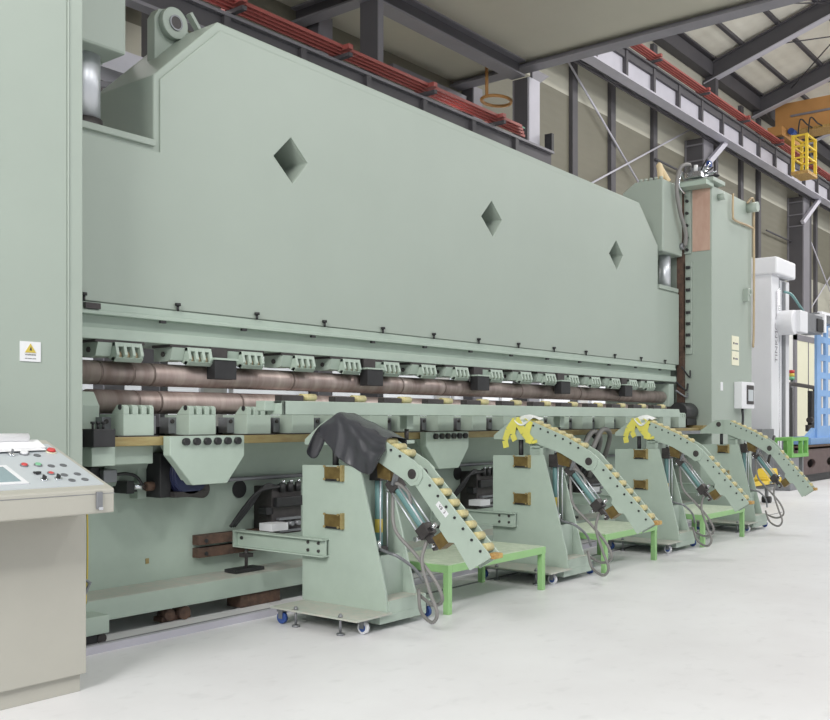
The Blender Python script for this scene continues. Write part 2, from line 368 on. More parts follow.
for y in (8.9, 9.2): obj('hanger', MB().tube([(30.3, y, 10.1), (30.45, y, 10.6), (30.7, y, 10.75), (31.2, y, 10.72), (31.8, y, 10.75)], 0.022, BLACK), t)

# ------------------------------------------------------------------ the press
P = thing('press_brake', (8.8, 6.3, 0), 'huge pale green industrial plate bending press filling the picture', 'press')
RC = thing  # alias unused
c1 = obj('side_column', MB().box(1.7, 3.42, 5.53, 7.3, 0, 6.6, GREEN).box(3.42, 3.53, 5.53, 7.3, 0, 6.6, GREEN).box(3.53, 3.62, 5.8, 7.3, 0, 1.3, GREEN), P, 0.006)
obj('weld_bead', MB().tube([(3.425, 5.527, z*0.3+0.3) for z in range(21)], 0.006, GREEN, 6, smooth=False), c1)
s = obj('warning_sign', MB().box(3.1, 3.235, 5.524, 5.53, 1.858, 1.98, WHITEP), c1)
obj('symbol', MB().prism([(3.13, 1.912), (3.203, 1.912), (3.1665, 1.968)], 'y', 5.521, 5.524, SIGNY).prism([(3.136, 1.915), (3.197, 1.915), (3.1665, 1.961)], 'y', 5.5205, 5.521, SIGNY)
    .prism([(3.158, 1.925), (3.175, 1.925), (3.168, 1.95)], 'y', 5.5195, 5.5205, INK), s)
obj('lettering', MB().text('WARNING', (3.167, 5.5235, 1.899), 0.015, INK).text('KEEP HANDS CLEAR', (3.167, 5.5235, 1.876), 0.008, INK), s)
c2 = obj('side_column', MB().box(14.1, 15.8, 5.53, 7.3, 0, 5.02, GREEN), P, 0.01)
obj('primer_plate', MB().box(14.085, 14.1, 5.56, 5.83, 4.05, 5.0, RUSTPL), c2)
gd = obj('gib', MB().box(14.06, 14.1, 5.85, 5.95, 4.02, 5.05, GREEN), c2, 0.004)
sb = obj('gib_bolt', MB().bolt((14.06, 5.9, 4.08), (-1, 0, 0), 0.024, 0.03, BLACK), c2)
for k in range(1, 6): dup(sb, (0, 0, 0.185*k))
gd = obj('gib', MB().box(14.06, 14.1, 5.83, 5.93, 2.5, 3.9, GREEN), c2, 0.004)
sb = obj('gib_bolt', MB().box(14.02, 14.06, 5.85, 5.91, 2.6, 2.64, BLACK), c2)
for k in range(1, 8): dup(sb, (0, 0, 0.17*k))
obj('way', MB().box(14.02, 14.1, 5.95, 6.05, 1.5, 5.0, RUST), c2)
jb = obj('junction_box', MB().box(15.0, 15.55, 5.40, 5.53, 1.68, 2.1, WHITEP), c2, 0.01)
obj('box_window', MB().box(15.2, 15.5, 5.39, 5.40, 1.75, 2.05, DKSTEEL).box(15.24, 15.46, 5.384, 5.39, 1.8, 1.98, PANEL), jb)
obj('cable', MB().tube([(15.2, 5.47, 1.68), (15.2, 5.46, 1.5), (15.15, 5.47, 1.2), (15.1, 5.48, 0.6)], 0.02, BHOSE), jb)
for z in (2.36, 2.6):
    l = obj('nameplate', MB().box(14.9, 15.2, 5.522, 5.53, z, z+0.22, LABELC), c2)
    obj('lettering', MB().text('- - -', (15.05, 5.5215, z+0.16), 0.03, INK).box(14.95, 15.0, 5.520, 5.522, z+0.09, z+0.12, INK).box(15.03, 15.15, 5.520, 5.522, z+0.09, z+0.115, GMID), l)
obj('small_label', MB().box(14.43, 14.52, 5.522, 5.53, 1.95, 2.08, WHITEP), c2)
obj('lug', MB().ring((15.5, 5.44, 3.55), (15.5, 5.5, 3.55), 0.07, 0.04, GREEN).box(15.4, 15.48, 5.45, 5.53, 3.4, 3.6, GREEN), c2)
obj('lug', MB().cyl((14.35, 5.42, 4.88), (14.35, 5.53, 4.88), 0.05, GREEN).cyl((15.6, 5.36, 4.93), (15.6, 5.53, 4.93), 0.08, GREEN), c2)
obj('copper_pipe', MB().tube([(14.85, 5.49, 5.02), (14.85, 5.49, 4.7), (14.95, 5.49, 4.62), (15.7, 5.49, 4.62), (15.75, 5.48, 4.5), (15.75, 5.48, 3.0), (15.75, 5.49, 2.72), (15.79, 5.5, 2.7)], 0.018, COPPER), c2)
obj('copper_pipe', MB().tube([(15.5, 5.5, 4.99), (15.6, 5.45, 5.08), (15.72, 5.47, 4.95), (15.75, 5.48, 4.62)], 0.018, COPPER), c2)
obj('foot_plate', MB().box(13.95, 15.0, 5.6, 6.2, 1.36, 1.42, OCHRE), c2)
vp = obj('valve_platform', MB().box(13.95, 14.42, 5.45, 6.1, 5.05, 5.11, GREEN).box(13.8, 14.1, 5.5, 6.0, 4.98, 5.05, GREEN2), c2, 0.004)
m = MB()
for k in range(3): m.box(13.85+0.17*k, 13.97+0.17*k, 5.6, 5.85, 5.12, 5.2+0.1*(k % 2), CHROME).cyl((13.9+0.17*k, 5.7, 5.2), (13.9+0.17*k, 5.7, 5.3), 0.03, WHITEP, 12)
m.box(13.95, 14.25, 5.62, 5.8, 5.22, 5.28, GREYST).box(14.05, 14.15, 5.55, 5.6, 5.3, 5.38, CASTB)
obj('valve', m, vp)
m = MB()
for k in range(5):
    m.tube([(13.85+0.1*k, 5.6, 5.2), (13.8+0.12*k, 5.5, 5.32-0.03*k), (13.95+0.1*k, 5.55, 5.36-0.04*k), (14.1+0.1*k, 5.75, 5.25)], 0.012, CHROME if k % 2 else BHOSE)
obj('hose', m, vp)
# ram
ram_pts = [(3.6, 2.33), (3.6, 3.56), (4.42, 3.56), (4.42, 4.07), (5.03, 4.66), (12.62, 4.56), (13.24, 4.04), (13.24, 3.46), (13.95, 3.46), (13.95, 2.33)]
dia = [[(x-0.2, 3.72), (x, 3.92), (x+0.2, 3.74), (x+0.02, 3.53)] for x in (5.82, 8.89, 11.88)]
ram = obj('ram', MB().prism(ram_pts, 'y', 6.0, 6.7, GREEN, dia).prism(ram_pts, 'y', 6.7, 6.75, GREEN), P, 0.012)
in_pts = [(3.6, 2.335), (3.6, 3.50), (4.47, 3.50), (4.47, 4.05), (5.045, 4.59), (12.6, 4.49), (13.18, 4.01), (13.18, 3.4), (13.95, 3.4), (13.95, 2.335)]
obj('front_plate', MB().prism(in_pts, 'y', 5.985, 6.0, GREEN, dia), ram, 0.006)
obj('shoulder', MB().box(3.6, 4.42, 5.97, 6.06, 3.53, 3.58, GREEN), ram, 0.006)
obj('shoulder', MB().box(13.24, 13.9, 5.97, 6.06, 3.42, 3.48, GREEN), ram, 0.006)
m = MB().prism([(4.74, 4.1), (4.74, 4.72), (4.78, 4.79), (4.9, 4.83), (5.02, 4.76), (5.2, 4.55), (5.2, 4.4)], 'y', 6.42, 6.52, GREEN)
m.cyl((4.9, 6.36, 4.70), (4.9, 6.42, 4.70), 0.125, GREEN, 32)
lg = obj('lifting_lug', m, ram, 0.006)
obj('eye', MB().cyl((4.9, 6.352, 4.70), (4.9, 6.36, 4.70), 0.05, DKSTEEL, 24).ring((4.9, 6.348, 4.7), (4.9, 6.37, 4.7), 0.062, 0.05, GREYST), lg)
obj('stop_plate', MB().bar((5.08, 6.42, 4.85), (5.22, 6.42, 4.69), 0.06, 0.03, GREEN), ram)
sb = obj('set_bolt', MB().cyl((3.82, 5.97, 2.325), (3.82, 5.97, 2.365), 0.010, BLACK, 8).cyl((3.82, 5.97, 2.365), (3.82, 5.97, 2.385), 0.022, BLACK, 8), ram)
for k in range(1, 13): dup(sb, (0.8*k, 0, 0))
cb = obj('clamp_beam', MB().box(3.6, 13.85, 5.995, 6.5, 2.27, 2.33, GREEN2).box(3.6, 13.82, 6.06, 6.5, 2.15, 2.27, GREEN2)
         .box(3.6, 13.8, 5.965, 6.5, 2.07, 2.15, GREEN2).box(3.6, 13.83, 5.98, 6.06, 2.245, 2.275, GREEN2), P, 0.006)
sb = obj('clamp_bolt', MB().box(4.475, 4.525, 5.985, 6.01, 2.225, 2.245, BLACK), cb)
for k in range(1, 12): dup(sb, (0.8*k, 0, 0))
obj('clamp_block', MB().box(3.83, 3.95, 5.965, 5.995, 2.28, 2.32, DKSTEEL), cb)
# cylinders
cy = obj('hydraulic_cylinder', MB().box(3.54, 4.15, 5.95, 6.7, 4.12, 6.4, GREEN).prism([(3.54, 4.12), (4.15, 4.12), (3.9, 4.0), (3.54, 4.0)], 'y', 6.2, 6.7, GREEN), P, 0.02)
obj('piston_rod', MB().cyl((3.965, 6.2, 3.66), (3.965, 6.2, 4.2), 0.115, SATIN, 32), cy)
obj('rod_seat', MB().cyl((3.965, 6.2, 3.56), (3.965, 6.2, 3.66), 0.13, DKSTEEL, 28), cy)
cy = obj('hydraulic_cylinder', MB().prism([(5.95, 3.97), (6.6, 3.97), (6.6, 4.9), (6.4, 5.03), (5.95, 5.03)], 'x', 13.3, 14.0, GREEN), P, 0.02)
obj('piston_rod', MB().cyl((13.7, 6.1, 3.46), (13.7, 6.1, 3.97), 0.085, SATIN, 32), cy)
sb = obj('head_bolt', MB().cyl((13.34, 6.0, 5.03), (13.34, 6.0, 5.07), 0.028, GREEN, 10), cy)
for k in range(1, 5): dup(sb, (0, 0.08*k, 0))
obj('port', MB().cyl((13.93, 5.96, 4.12), (13.93, 5.9, 4.12), 0.05, GREYST), cy)
obj('lifting_eye', MB().tube([(13.44, 6.05, 5.03), (13.44, 6.06, 5.2), (13.45, 6.08, 5.27), (13.46, 6.05, 5.2), (13.55, 5.98, 5.03)], 0.045, TIPC, 12), cy)
obj('hose', MB().tube([(14.02, 5.9, 5.22), (13.9, 5.8, 5.32), (13.68, 5.85, 5.24), (13.62, 5.88, 4.95), (13.72, 5.87, 4.6), (13.9, 5.86, 4.32), (13.93, 5.88, 4.12)], 0.03, RUBBER), cy)
obj('hose', MB().tube([(14.05, 5.95, 5.16), (13.85, 5.9, 5.22), (13.75, 5.9, 5.0), (13.92, 5.88, 4.9)], 0.016, CHROME), cy)
# back tie frame seen through the notch
obj('tie_beam', MB().box(3.6, 13.9, 7.3, 7.6, 4.55, 4.75, GLIGHT), P)
obj('lattice', MB().bar((3.6, 7.45, 4.5), (5.2, 7.45, 4.2), 0.05, 0.05, GLIGHT).bar((3.6, 7.45, 4.2), (5.2, 7.45, 4.5), 0.05, 0.05, GMID).box(3.6, 5.5, 7.4, 7.5, 4.12, 4.16, GDARK), P)
# rollers
ur = obj('upper_roller', MB().cyl((3.74, 6.12, 1.842), (13.62, 6.12, 1.842), 0.087, ROLL, 40), P)
for x in (4.0, 4.27, 4.45, 5.9, 7.4, 8.1, 9.6, 11.0, 12.1): obj('scored_ring', MB().ring((x, 6.12, 1.842), (x+0.02, 6.12, 1.842), 0.0878, 0.08, RINGM), ur)
obj('bearing', MB().cyl((3.62, 6.12, 1.842), (3.74, 6.12, 1.842), 0.105, GREEN2, 32).box(3.56, 3.66, 6.02, 6.25, 1.83, 2.04, GREEN2), ur, 0.004)
obj('bearing', MB().box(13.62, 13.8, 6.0, 6.25, 1.70, 2.04, GREEN2), ur, 0.006)
lr = obj('lower_roller', MB().cyl((3.92, 6.1, 1.634), (13.6, 6.1, 1.634), 0.087, ROLL, 40), P)
for x in (4.3, 4.5, 5.3, 6.0, 7.8, 9.9, 12.0): obj('scored_ring', MB().ring((x, 6.1, 1.634), (x+0.02, 6.1, 1.634), 0.0878, 0.08, RINGM), lr)
obj('bearing', MB().prism([(5.95, 1.36), (6.25, 1.36), (6.25, 1.7), (6.0, 1.7), (5.93, 1.6)], 'x', 3.64, 3.92, GREEN2), lr, 0.01)
obj('bearing', MB().box(13.6, 13.85, 5.95, 6.25, 1.4, 1.7, DKSTEEL), lr, 0.01)
# upper brackets
def upper_bracket(x):
    m = MB().box(x-0.14, x+0.27, 5.97, 6.2, 2.05, 2.071, DKSTEEL)
    prof = [(5.945, 2.055), (5.92, 1.965), (5.96, 1.915), (6.03, 1.945), (6.2, 1.96), (6.2, 2.055)]
    for k in range(4): m.prism(prof, 'x', x+0.068*k, x+0.026+0.068*k, GREEN2)
    m.prism([(5.944, 2.055), (5.94, 2.025), (6.2, 2.025), (6.2, 2.055)], 'x', x, x+0.23, GREEN2)
    m.prism([(5.925, 1.945), (5.955, 1.915), (6.0, 1.93), (5.97, 1.955)], 'x', x, x+0.23, GREEN2)
    b = obj('upper_roller_bracket', m, P, 0.003)
    obj('side_cheek', MB().prism([(5.97, 2.05), (6.0, 1.955), (6.06, 1.945), (6.2, 1.95), (6.2, 2.05)], 'x', x-0.12, x-0.002, GREEN2).bolt((x-0.12, 6.08, 2.0), (-1, 0, 0), 0.02, 0.012, DKSTEEL), b)
    for k in range(3): obj('backup_roller', MB().cyl((x+0.03+0.068*k, 5.985, 1.962), (x+0.064+0.068*k, 5.985, 1.962), 0.034, COPPER, 16), b)
    return b
b0 = upper_bracket(4.05)
for x in (4.64, 5.18, 5.78, 6.38, 6.95, 7.53, 8.1, 8.76, 9.37, 9.92, 10.48, 11.06, 11.62, 12.14, 12.7): dup(b0, (x+0.02-4.02, 0, 0))
def stop(x, w=0.22):
    b = obj('stop_block', MB().box(x, x+w, 5.9, 6.0, 1.82, 1.97, BLACK), P, 0.004)
    obj('stop_cap', MB().box(x-0.01, x+w+0.01, 5.89, 6.02, 1.97, 1.985, GREEN2).box(x+0.01, x+w*0.8, 5.96, 6.06, 1.985, 2.07, DKSTEEL), b)
    return b
s0 = stop(4.92)
for x in (6.72, 8.5, 10.27, 11.98): dup(s0, (x-4.92, 0, 0))
# lower brackets
def lower_bracket(x):
    w = 0.25
    m = MB().prism([(5.71, 1.39), (5.71, 1.54), (6.0, 1.54), (6.0, 1.39)], 'x', x, x+w, GREEN2)
    for a, b in ((0, 0.045), (0.075, 0.12), (0.15, 0.19), (0.22, 0.25)):
        m.prism([(5.71, 1.54), (5.71, 1.59), (5.73, 1.605), (5.79, 1.605), (5.86, 1.54)], 'x', x+a, x+b, GREEN2)
    b = obj('lower_roller_bracket', m, P, 0.003)
    obj('cheek', MB().box(x-0.07, x, 5.86, 5.97, 1.4, 1.52, GREYST).bolt((x-0.04, 5.86, 1.49), (0, -1, 0), 0.016, 0.012, DKSTEEL), b)
    obj('cheek', MB().box(x+w, x+w+0.12, 5.85, 5.98, 1.4, 1.53, GREYST).bolt((x+w+0.07, 5.85, 1.5), (0, -1, 0), 0.016, 0.012, DKSTEEL), b)
    m = MB().bolt((x, 5.75, 1.59), (-1, 0, 0), 0.02, 0.006, BLACK)
    obj('pin', m, b)
    obj('shim', MB().box(x-0.05, x+w+0.04, 5.7, 5.9, 1.383, 1.392, DKSTEEL), b)
    return b
b0 = lower_bracket(3.96)
for x in (4.52, 5.08, 5.57, 6.05, 6.53, 7.01, 7.55, 8.13, 8.71, 9.29, 9.87, 10.45, 11.03, 11.61, 12.19, 12.77, 13.3): dup(b0, (x-3.96, 0, 0))
obj('tool_well', MB().box(3.95, 13.6, 6.0, 6.2, 1.36, 1.45, BLACK), P)
# table
tb = obj('table_way', MB().box(3.8, 14.0, 5.67, 6.2, 1.32, 1.383, OCHRE), P, 0.004)
jw = obj('end_jaw', MB().box(3.655, 3.82, 5.6, 5.85, 1.32, 1.44, BLACK), P, 0.004)
m = MB()
for k in range(3): m.cyl((3.68+0.04*k, 5.65, 1.44), (3.68+0.04*k, 5.65, 1.475), 0.008, BLACK, 8).cyl((3.68+0.04*k, 5.65, 1.475), (3.68+0.04*k, 5.65, 1.49), 0.016, BLACK, 8)
obj('bolts', m, jw)
obj('table_block', MB().box(3.68, 3.86, 5.66, 6.05, 1.19, 1.32, GREEN2).box(3.86, 4.24, 5.76, 6.05, 1.19, 1.32, GREEN2), P, 0.006)
def hanger(x):
    pts = [(x, 1.385), (x+0.69, 1.385), (x+0.69, 1.23), (x+0.52, 1.03), (x+0.2, 1.03), (x, 1.25)]
    b = obj('hanger_bracket', MB().prism(pts, 'y', 5.58, 5.66, GREEN2), P, 0.008)
    obj('rear_web', MB().prism([(x+0.03, 1.32), (x+0.66, 1.32), (x+0.5, 1.06), (x+0.22, 1.06)], 'y', 5.66, 5.74, GREEN2), b)
    for k in range(6):
        obj('bolt', MB().cyl((x+0.13+0.096*k, 5.585, 1.345), (x+0.13+0.096*k, 5.55, 1.345), 0.027, BLACK, 16), b)
    return b
h0 = hanger(4.25); dup(h0, (2.94, 0, 0))
# bed
bed = obj('bed', MB().box(3.6, 14.0, 6.1, 6.8, 0.13, 1.32, GREEN2).prism([(5.9, 1.32), (6.12, 1.32), (6.12, 1.02), (6.07, 1.02)], 'x', 4.0, 13.9, GREEN2), P)
obj('bed_flange', MB().box(3.56, 14.0, 5.76, 6.12, 0.13, 0.275, GREEN2).box(3.56, 14.0, 5.765, 6.1, 0.275, 0.28, DUSTY), bed, 0.004)
obj('tie_pipe', MB().cyl((4.5, 6.02, 1.02), (13.8, 6.02, 1.02), 0.018, GREYST, 12), bed)
obj('foot_block', MB().box(3.3, 3.76, 5.58, 5.9, 0.09, 0.21, GREEN2), bed, 0.004)
for x in (5.34, 8.4, 11.2): obj('bore_plug', MB().cyl((x, 6.092, 0.93), (x, 6.1, 0.93), 0.073, BLACK, 28), bed)
obj('oil_leak', MB().box(4.42, 4.45, 6.095, 6.1, 0.42, 0.46, OCHRE), bed)
for z in (0.45, 0.55): obj('mounting_bar', MB().box(4.86, 5.7, 6.02, 6.1, z-0.03, z+0.045, RUST).bolt((4.93, 6.02, z), (0, -1, 0), 0.016, 0.012, BLACK), bed)
mo = obj('drive_motor', MB().box(4.28, 4.36, 6.0, 6.1, 0.92, 1.26, GREEN2).box(4.36, 4.46, 5.84, 6.1, 0.93, 1.26, BLACK), P, 0.008)
m = MB().cyl((4.60, 5.78, 1.1), (4.60, 6.1, 1.1), 0.15, BLUE, 28)
for k in range(9): m.ring((4.60, 5.79+0.035*k, 1.1), (4.60, 5.80+0.035*k, 1.1), 0.162, 0.145, BLUE)
obj('motor_body', m, mo); obj('motor_flange', MB().cyl((4.8, 5.9, 0.97), (4.8, 6.1, 0.97), 0.07, DKSTEEL, 20).box(4.45, 4.75, 5.78, 6.08, 0.93, 0.97, DKSTEEL), mo)
ss = obj('cable_socket', MB().box(4.14, 4.2, 5.93, 6.1, 0.97, 1.06, BLACK).box(4.2, 4.24, 5.95, 6.1, 0.98, 1.02, BLACK).cyl((4.2, 5.94, 1.02), (4.3, 5.94, 1.01), 0.022, CHROME).cyl((4.3, 5.93, 1.015), (4.38, 5.93, 1.015), 0.034, RUST), P)
obj('cable', MB().tube([(4.04, 5.95, 1.11), (4.14, 5.93, 1.115), (4.22, 5.93, 1.09), (4.27, 5.93, 1.03)], 0.012, BHOSE), ss)
obj('limit_switch', MB().box(3.93, 4.04, 5.9, 6.1, 1.06, 1.15, GREYST).box(3.86, 3.93, 5.95, 6.1, 1.03, 1.17, BLACK), P, 0.006)
obj('door_pull', MB().tube([(3.58, 5.74, 0.5), (3.68, 5.68, 0.42), (3.62, 5.7, 0.28), (3.57, 5.74, 0.26)], 0.012, GREYST, smooth=False), P)
obj('ground_wire', MB().tube([(3.66, 5.69, 0.95), (3.66, 5.68, 0.8), (3.665, 5.69, 0.5), (3.66, 5.7, 0.28)], 0.006, SIGNY), P)
# valve manifolds on the bed
def manifold(x):
    m = MB().box(x, x+0.34, 5.88, 6.1, 0.55, 0.95, DKSTEEL).box(x+0.02, x+0.4, 5.84, 5.9, 0.78, 0.86, BLACK).box(x-0.06, x+0.02, 5.88, 5.98, 0.72, 0.78, BLACK)
    b = obj('valve_manifold', m, P, 0.006)
    for k in range(3):
        obj('solenoid', MB().cyl((x+0.1+0.09*k, 5.86, 0.9), (x+0.1+0.09*k, 5.86, 0.98), 0.026, BLACK, 12).cyl((x+0.1+0.09*k, 5.85, 0.98), (x+0.1+0.09*k, 5.85, 1.0), 0.018, CHROME, 12), b)
        obj('port_fitting', MB().cyl((x+0.08+0.08*k, 5.87, 0.64), (x+0.08+0.08*k, 5.8, 0.64), 0.02, GREYST, 10).box(x+0.05, x+0.3, 5.84, 5.88, 0.57+0.05*k, 0.59+0.05*k, GREYST), b)
    for k in range(3):
        obj('hose', MB().tube([(x+0.08, 5.9-0.02*k, 0.95), (x-0.08-0.03*k, 5.88, 0.96-0.02*k), (x-0.2-0.03*k, 5.92, 0.8), (x-0.3-0.02*k, 6.0, 0.64)], 0.014, BHOSE), b)
    obj('terminal_box', MB().box(x-0.12, x+0.06, 5.75, 5.9, 0.6, 0.66, WHITEP), b)
    return b
v0 = manifold(5.5)
for x in (8.45, 10.9): dup(v0, (x-5.5, 0, 0))
obj('hose_bundle', MB().tube([(10.3, 5.5, 1.15), (10.45, 5.45, 1.38), (10.75, 5.5, 1.3), (10.9, 5.7, 0.9)], 0.03, RUBBER).tube([(10.15, 5.55, 1.15), (10.3, 5.5, 1.36), (10.6, 5.55, 1.25), (10.7, 5.75, 0.8)], 0.03, RUBBER)
    .tube([(10.25, 5.6, 1.1), (10.4, 5.6, 1.33), (10.6, 5.6, 1.2), (10.62, 5.8, 0.8)], 0.025, BHOSE), P)
# right end drive
obj('end_motor', MB().cyl((13.6, 5.85, 1.62), (14.02, 5.85, 1.62), 0.14, BLACK, 24).box(13.7, 14.05, 5.75, 6.2, 1.42, 1.6, BLACK), P, 0.006)
obj('end_hose', MB().tube([(13.85, 5.9, 2.3), (14.02, 5.85, 2.15), (14.05, 5.85, 2.25)], 0.012, BHOSE).tube([(13.8, 6.0, 2.1), (14.0, 5.9, 1.95), (14.08, 5.9, 2.05)], 0.014, BHOSE).tube([(13.85, 6.0, 1.95), (14.0, 5.9, 1.85), (14.08, 5.9, 1.9)], 0.014, GREYST), P)
obj('end_plate', MB().box(13.9, 14.1, 6.3, 6.35, 1.3, 2.4, GREYST), P)
obj('oil_tray', MB().box(12.5, 14.05, 5.5, 5.95, 1.3, 1.345, GREYST), P)

# blocks and jacks under the bed
t = tag(obj('timber_block', MB().box(5.08, 5.5, 5.78, 5.95, 0.025, 0.125, RUST), None, 0.006), 'brown timber block packed under the press bed left of the nearest stand', 'block')
t = thing('levelling_jack', (4.48, 5.85, 0), 'small rusty round levelling jack under the middle of the bed edge', 'jack')
obj('jack_body', MB().cyl((4.42, 5.80, 0.075), (4.42, 5.9, 0.075), 0.045, RUST, 18).box(4.36, 4.62, 5.82, 5.92, 0.025, 0.06, RUST), t)
obj('jack_wheel', MB().cyl((4.54, 5.78, 0.075), (4.54, 5.88, 0.075), 0.05, RUST, 18), t)
t = thing('levelling_jack', (3.7, 5.65, 0), 'dark steel levelling jack under the corner foot beside the control console', 'jack')
obj('jack_body', MB().box(3.55, 3.68, 5.6, 5.75, 0.025, 0.088, BLACK), t); obj('jack_wheel', MB().cyl((3.72, 5.6, 0.055), (3.72, 5.72, 0.055), 0.033, DKSTEEL, 18), t)

# ------------------------------------------------------------------ roller beam in front of the press
B = thing('roller_beam', (8.7, 5.35, 1.54), 'long green feed beam topped with cream rollers in front of the press rollers', 'beam')
obj('beam', MB().prism([(5.08, 1.54), (12.42, 1.54), (12.36, 1.645), (5.08, 1.645)], 'y', 5.3, 5.32, GREEN2)
    .box(5.08, 12.36, 5.32, 5.5, 1.625, 1.645, GREEN2).prism([(5.08, 1.54), (12.42, 1.54), (12.36, 1.645), (5.08, 1.645)], 'y', 5.48, 5.5, GREEN2).box(5.08, 5.1, 5.3, 5.5, 1.54, 1.645, GREEN2).box(4.98, 5.08, 5.4, 5.5, 1.57, 1.645, GREEN2), B, 0.004)
m0 = None
def pad(x):
    b = obj('pad', MB().box(x-0.25, x-0.02, 5.33, 5.41, 1.645, 1.69, DKSTEEL), B, 0.004)
    obj('pad_roller', MB().cyl((x-0.015, 5.37, 1.677), (x+0.14, 5.37, 1.677), 0.028, CREAM, 18), b)
    return b
p0 = pad(5.34)
for x in (5.93, 6.54, 7.15, 7.75, 8.35, 8.94, 9.53, 10.13, 10.72, 11.3, 11.88): dup(p0, (x-5.34, 0, 0))
for x in (6.7, 9.4, 11.9): obj('support_post', MB().box(x, x+0.09, 5.42, 5.5, 1.42, 1.54, GREEN2).cyl((x+0.045, 5.46, 1.32), (x+0.045, 5.46, 1.42), 0.02, DKSTEEL, 10).box(x-0.02, x+0.11, 5.42, 5.75, 1.29, 1.32, GREEN2), B)

# ------------------------------------------------------------------ the four stands
def stand(X, label, reach=1.0):
    global REACH
    REACH = reach
    S = thing('support_stand', (X, 4.9, 0), label, 'stand', 'folding roller support stands in front of the press')
    A = lambda x: X+x
    base = obj('base_plate', MB().prism([(4.47, 0), (5.3, 0), (5.3, 0), (4.47, 0)], 'x', A(0.0), A(0.001), GREEN2), S) if False else None
    bp = obj('base_plate', MB().box(A(-0.38), A(0.0), 4.42, 5.28, 0.112, 0.125, DUSTY), S, 0.002)
    obj('base_frame', MB().box(A(-0.1), A(0.43), 4.45, 5.3, 0.05, 0.11, GREEN2).box(A(0.0), A(0.43), 4.45, 5.3, 0.11, 0.2, GREEN2).box(A(0.0), A(0.43), 4.46, 5.3, 0.2, 0.204, DUSTY), S, 0.004)
    prof = [(5.305, 0.125), (5.305, 1.155), (4.72, 1.165), (4.47, 0.27), (4.455, 0.125)]
    sp = obj('side_plate', MB().prism(prof, 'x', A(-0.02), A(0.0), GREEN2), S, 0.002)
    obj('side_plate', MB().prism([(5.32, 0.2), (5.32, 1.155), (4.78, 1.165), (4.5, 0.2)], 'x', A(0.36), A(0.38), GREEN2), S, 0.002)
    obj('cross_web', MB().box(A(0), A(0.36), 4.86, 4.88, 0.2, 0.75, GREEN2).box(A(0.0), A(0.36), 5.28, 5.3, 0.2, 1.1, GREEN2).box(A(0.1), A(0.36), 4.62, 4.64, 0.2, 0.5, GREEN2), S)
    for z in (1.05, 0.695):
        p = obj('guide_pad', MB().box(A(-0.045), A(-0.02), 4.885, 5.05, z+0.01, z+0.1, BRASS), S, 0.003)
        obj('pad_clamp', MB().box(A(-0.05), A(-0.02), 4.865, 4.885, z-0.005, z+0.115, OCHRE).box(A(-0.04), A(-0.02), 4.885, 5.05, z-0.006, z+0.01, BLACK), p)
        for y in (4.905, 5.045):
            for zz in (z+0.102, z+0.008): obj('bolt', MB().bolt((A(-0.045), y, zz), (-1, 0, 0), 0.009, 0.01, OCHRE), p)
    sl = obj('lift_post', MB().box(A(0.06), A(0.24), 4.76, 4.93, 0.6, 1.33, GREEN2).box(A(0.03), A(0.06), 4.76, 4.8, 0.6, 1.33, GREEN2), S, 0.003)
    obj('guide_rod', MB().cyl((A(0.06), 5.03, 1.1), (A(0.06), 5.03, 1.33), 0.024, BLACK, 16), S)
    hd = [(5.33, 1.31), (5.33, 1.35), (5.16, 1.47), (5.10, 1.5), (4.97, 1.505), (4.97, 1.31)]
    h = obj('head', MB().prism(hd, 'x', A(0.03), A(0.045), GREEN2).prism(hd, 'x', A(0.175), A(0.19), GREEN2).box(A(0.045), A(0.175), 4.97, 5.33, 1.31, 1.33, GREEN2), S, 0.002)
    obj('head_pin', MB().cyl((A(0.018), 5.06, 1.44), (A(0.2), 5.06, 1.44), 0.034, DKSTEEL, 20), h)
    # upper arm
    up = [(4.98, 1.505), (4.9, 1.495), (4.5, 1.345), (4.24, 1.215), (4.17, 1.16), (4.165, 1.10), (4.2, 1.045), (4.27, 1.035), (4.32, 1.07), (4.56, 1.19), (4.98, 1.32)]
    ua = obj('upper_arm', MB().prism(up, 'x', A(0.018), A(0.03), GREEN2).prism(up, 'x', A(0.162), A(0.174), GREEN2).box(A(0.03), A(0.162), 4.5, 4.9, 1.235, 1.25, GREEN2), S, 0.002)
    obj('pivot_pin', MB().cyl((A(0.006), 4.25, 1.12), (A(0.182), 4.25, 1.12), 0.036, DKSTEEL, 24).ring((A(0.012), 4.25, 1.12), (A(0.02), 4.25, 1.12), 0.055, 0.036, GREEN2), ua)
    lo = [(4.30, 1.17), (4.2, 1.185), (4.15, 1.14), (3.615, 0.61), (3.60, 0.585), (3.77, 0.485), (3.90, 0.66), (3.95, 0.66), (4.03, 0.75), (4.015, 0.785), (4.25, 1.05), (4.33, 1.12)]
    la = obj('lower_arm', MB().prism(lo, 'x', A(0.032), A(0.044), GREEN2).prism(lo, 'x', A(0.148), A(0.16), GREEN2).bar((A(0.096), 4.1, 0.95), (A(0.096), 3.8, 0.6), 0.10, 0.012, GREEN2, (1, 0, 0)).box(A(0.044), A(0.148), 3.92, 3.94, 0.66, 0.78, GREEN2), S, 0.002)
    for k in range(7):
        y = 4.86-0.083*k; z = (1.345+(y-4.5)*0.375 if y > 4.5 else 1.215+(y-4.24)*0.5)+0.002
        obj('roller', MB().cyl((A(0.032), y-0.004, z-0.016), (A(0.16), y-0.004, z-0.016), 0.028, CREAM, 18), ua)
        obj('roller_bolt', MB().bolt((A(0.018), y, z-0.035), (-1, 0, 0), 0.0095, 0.01, BLACK), ua)
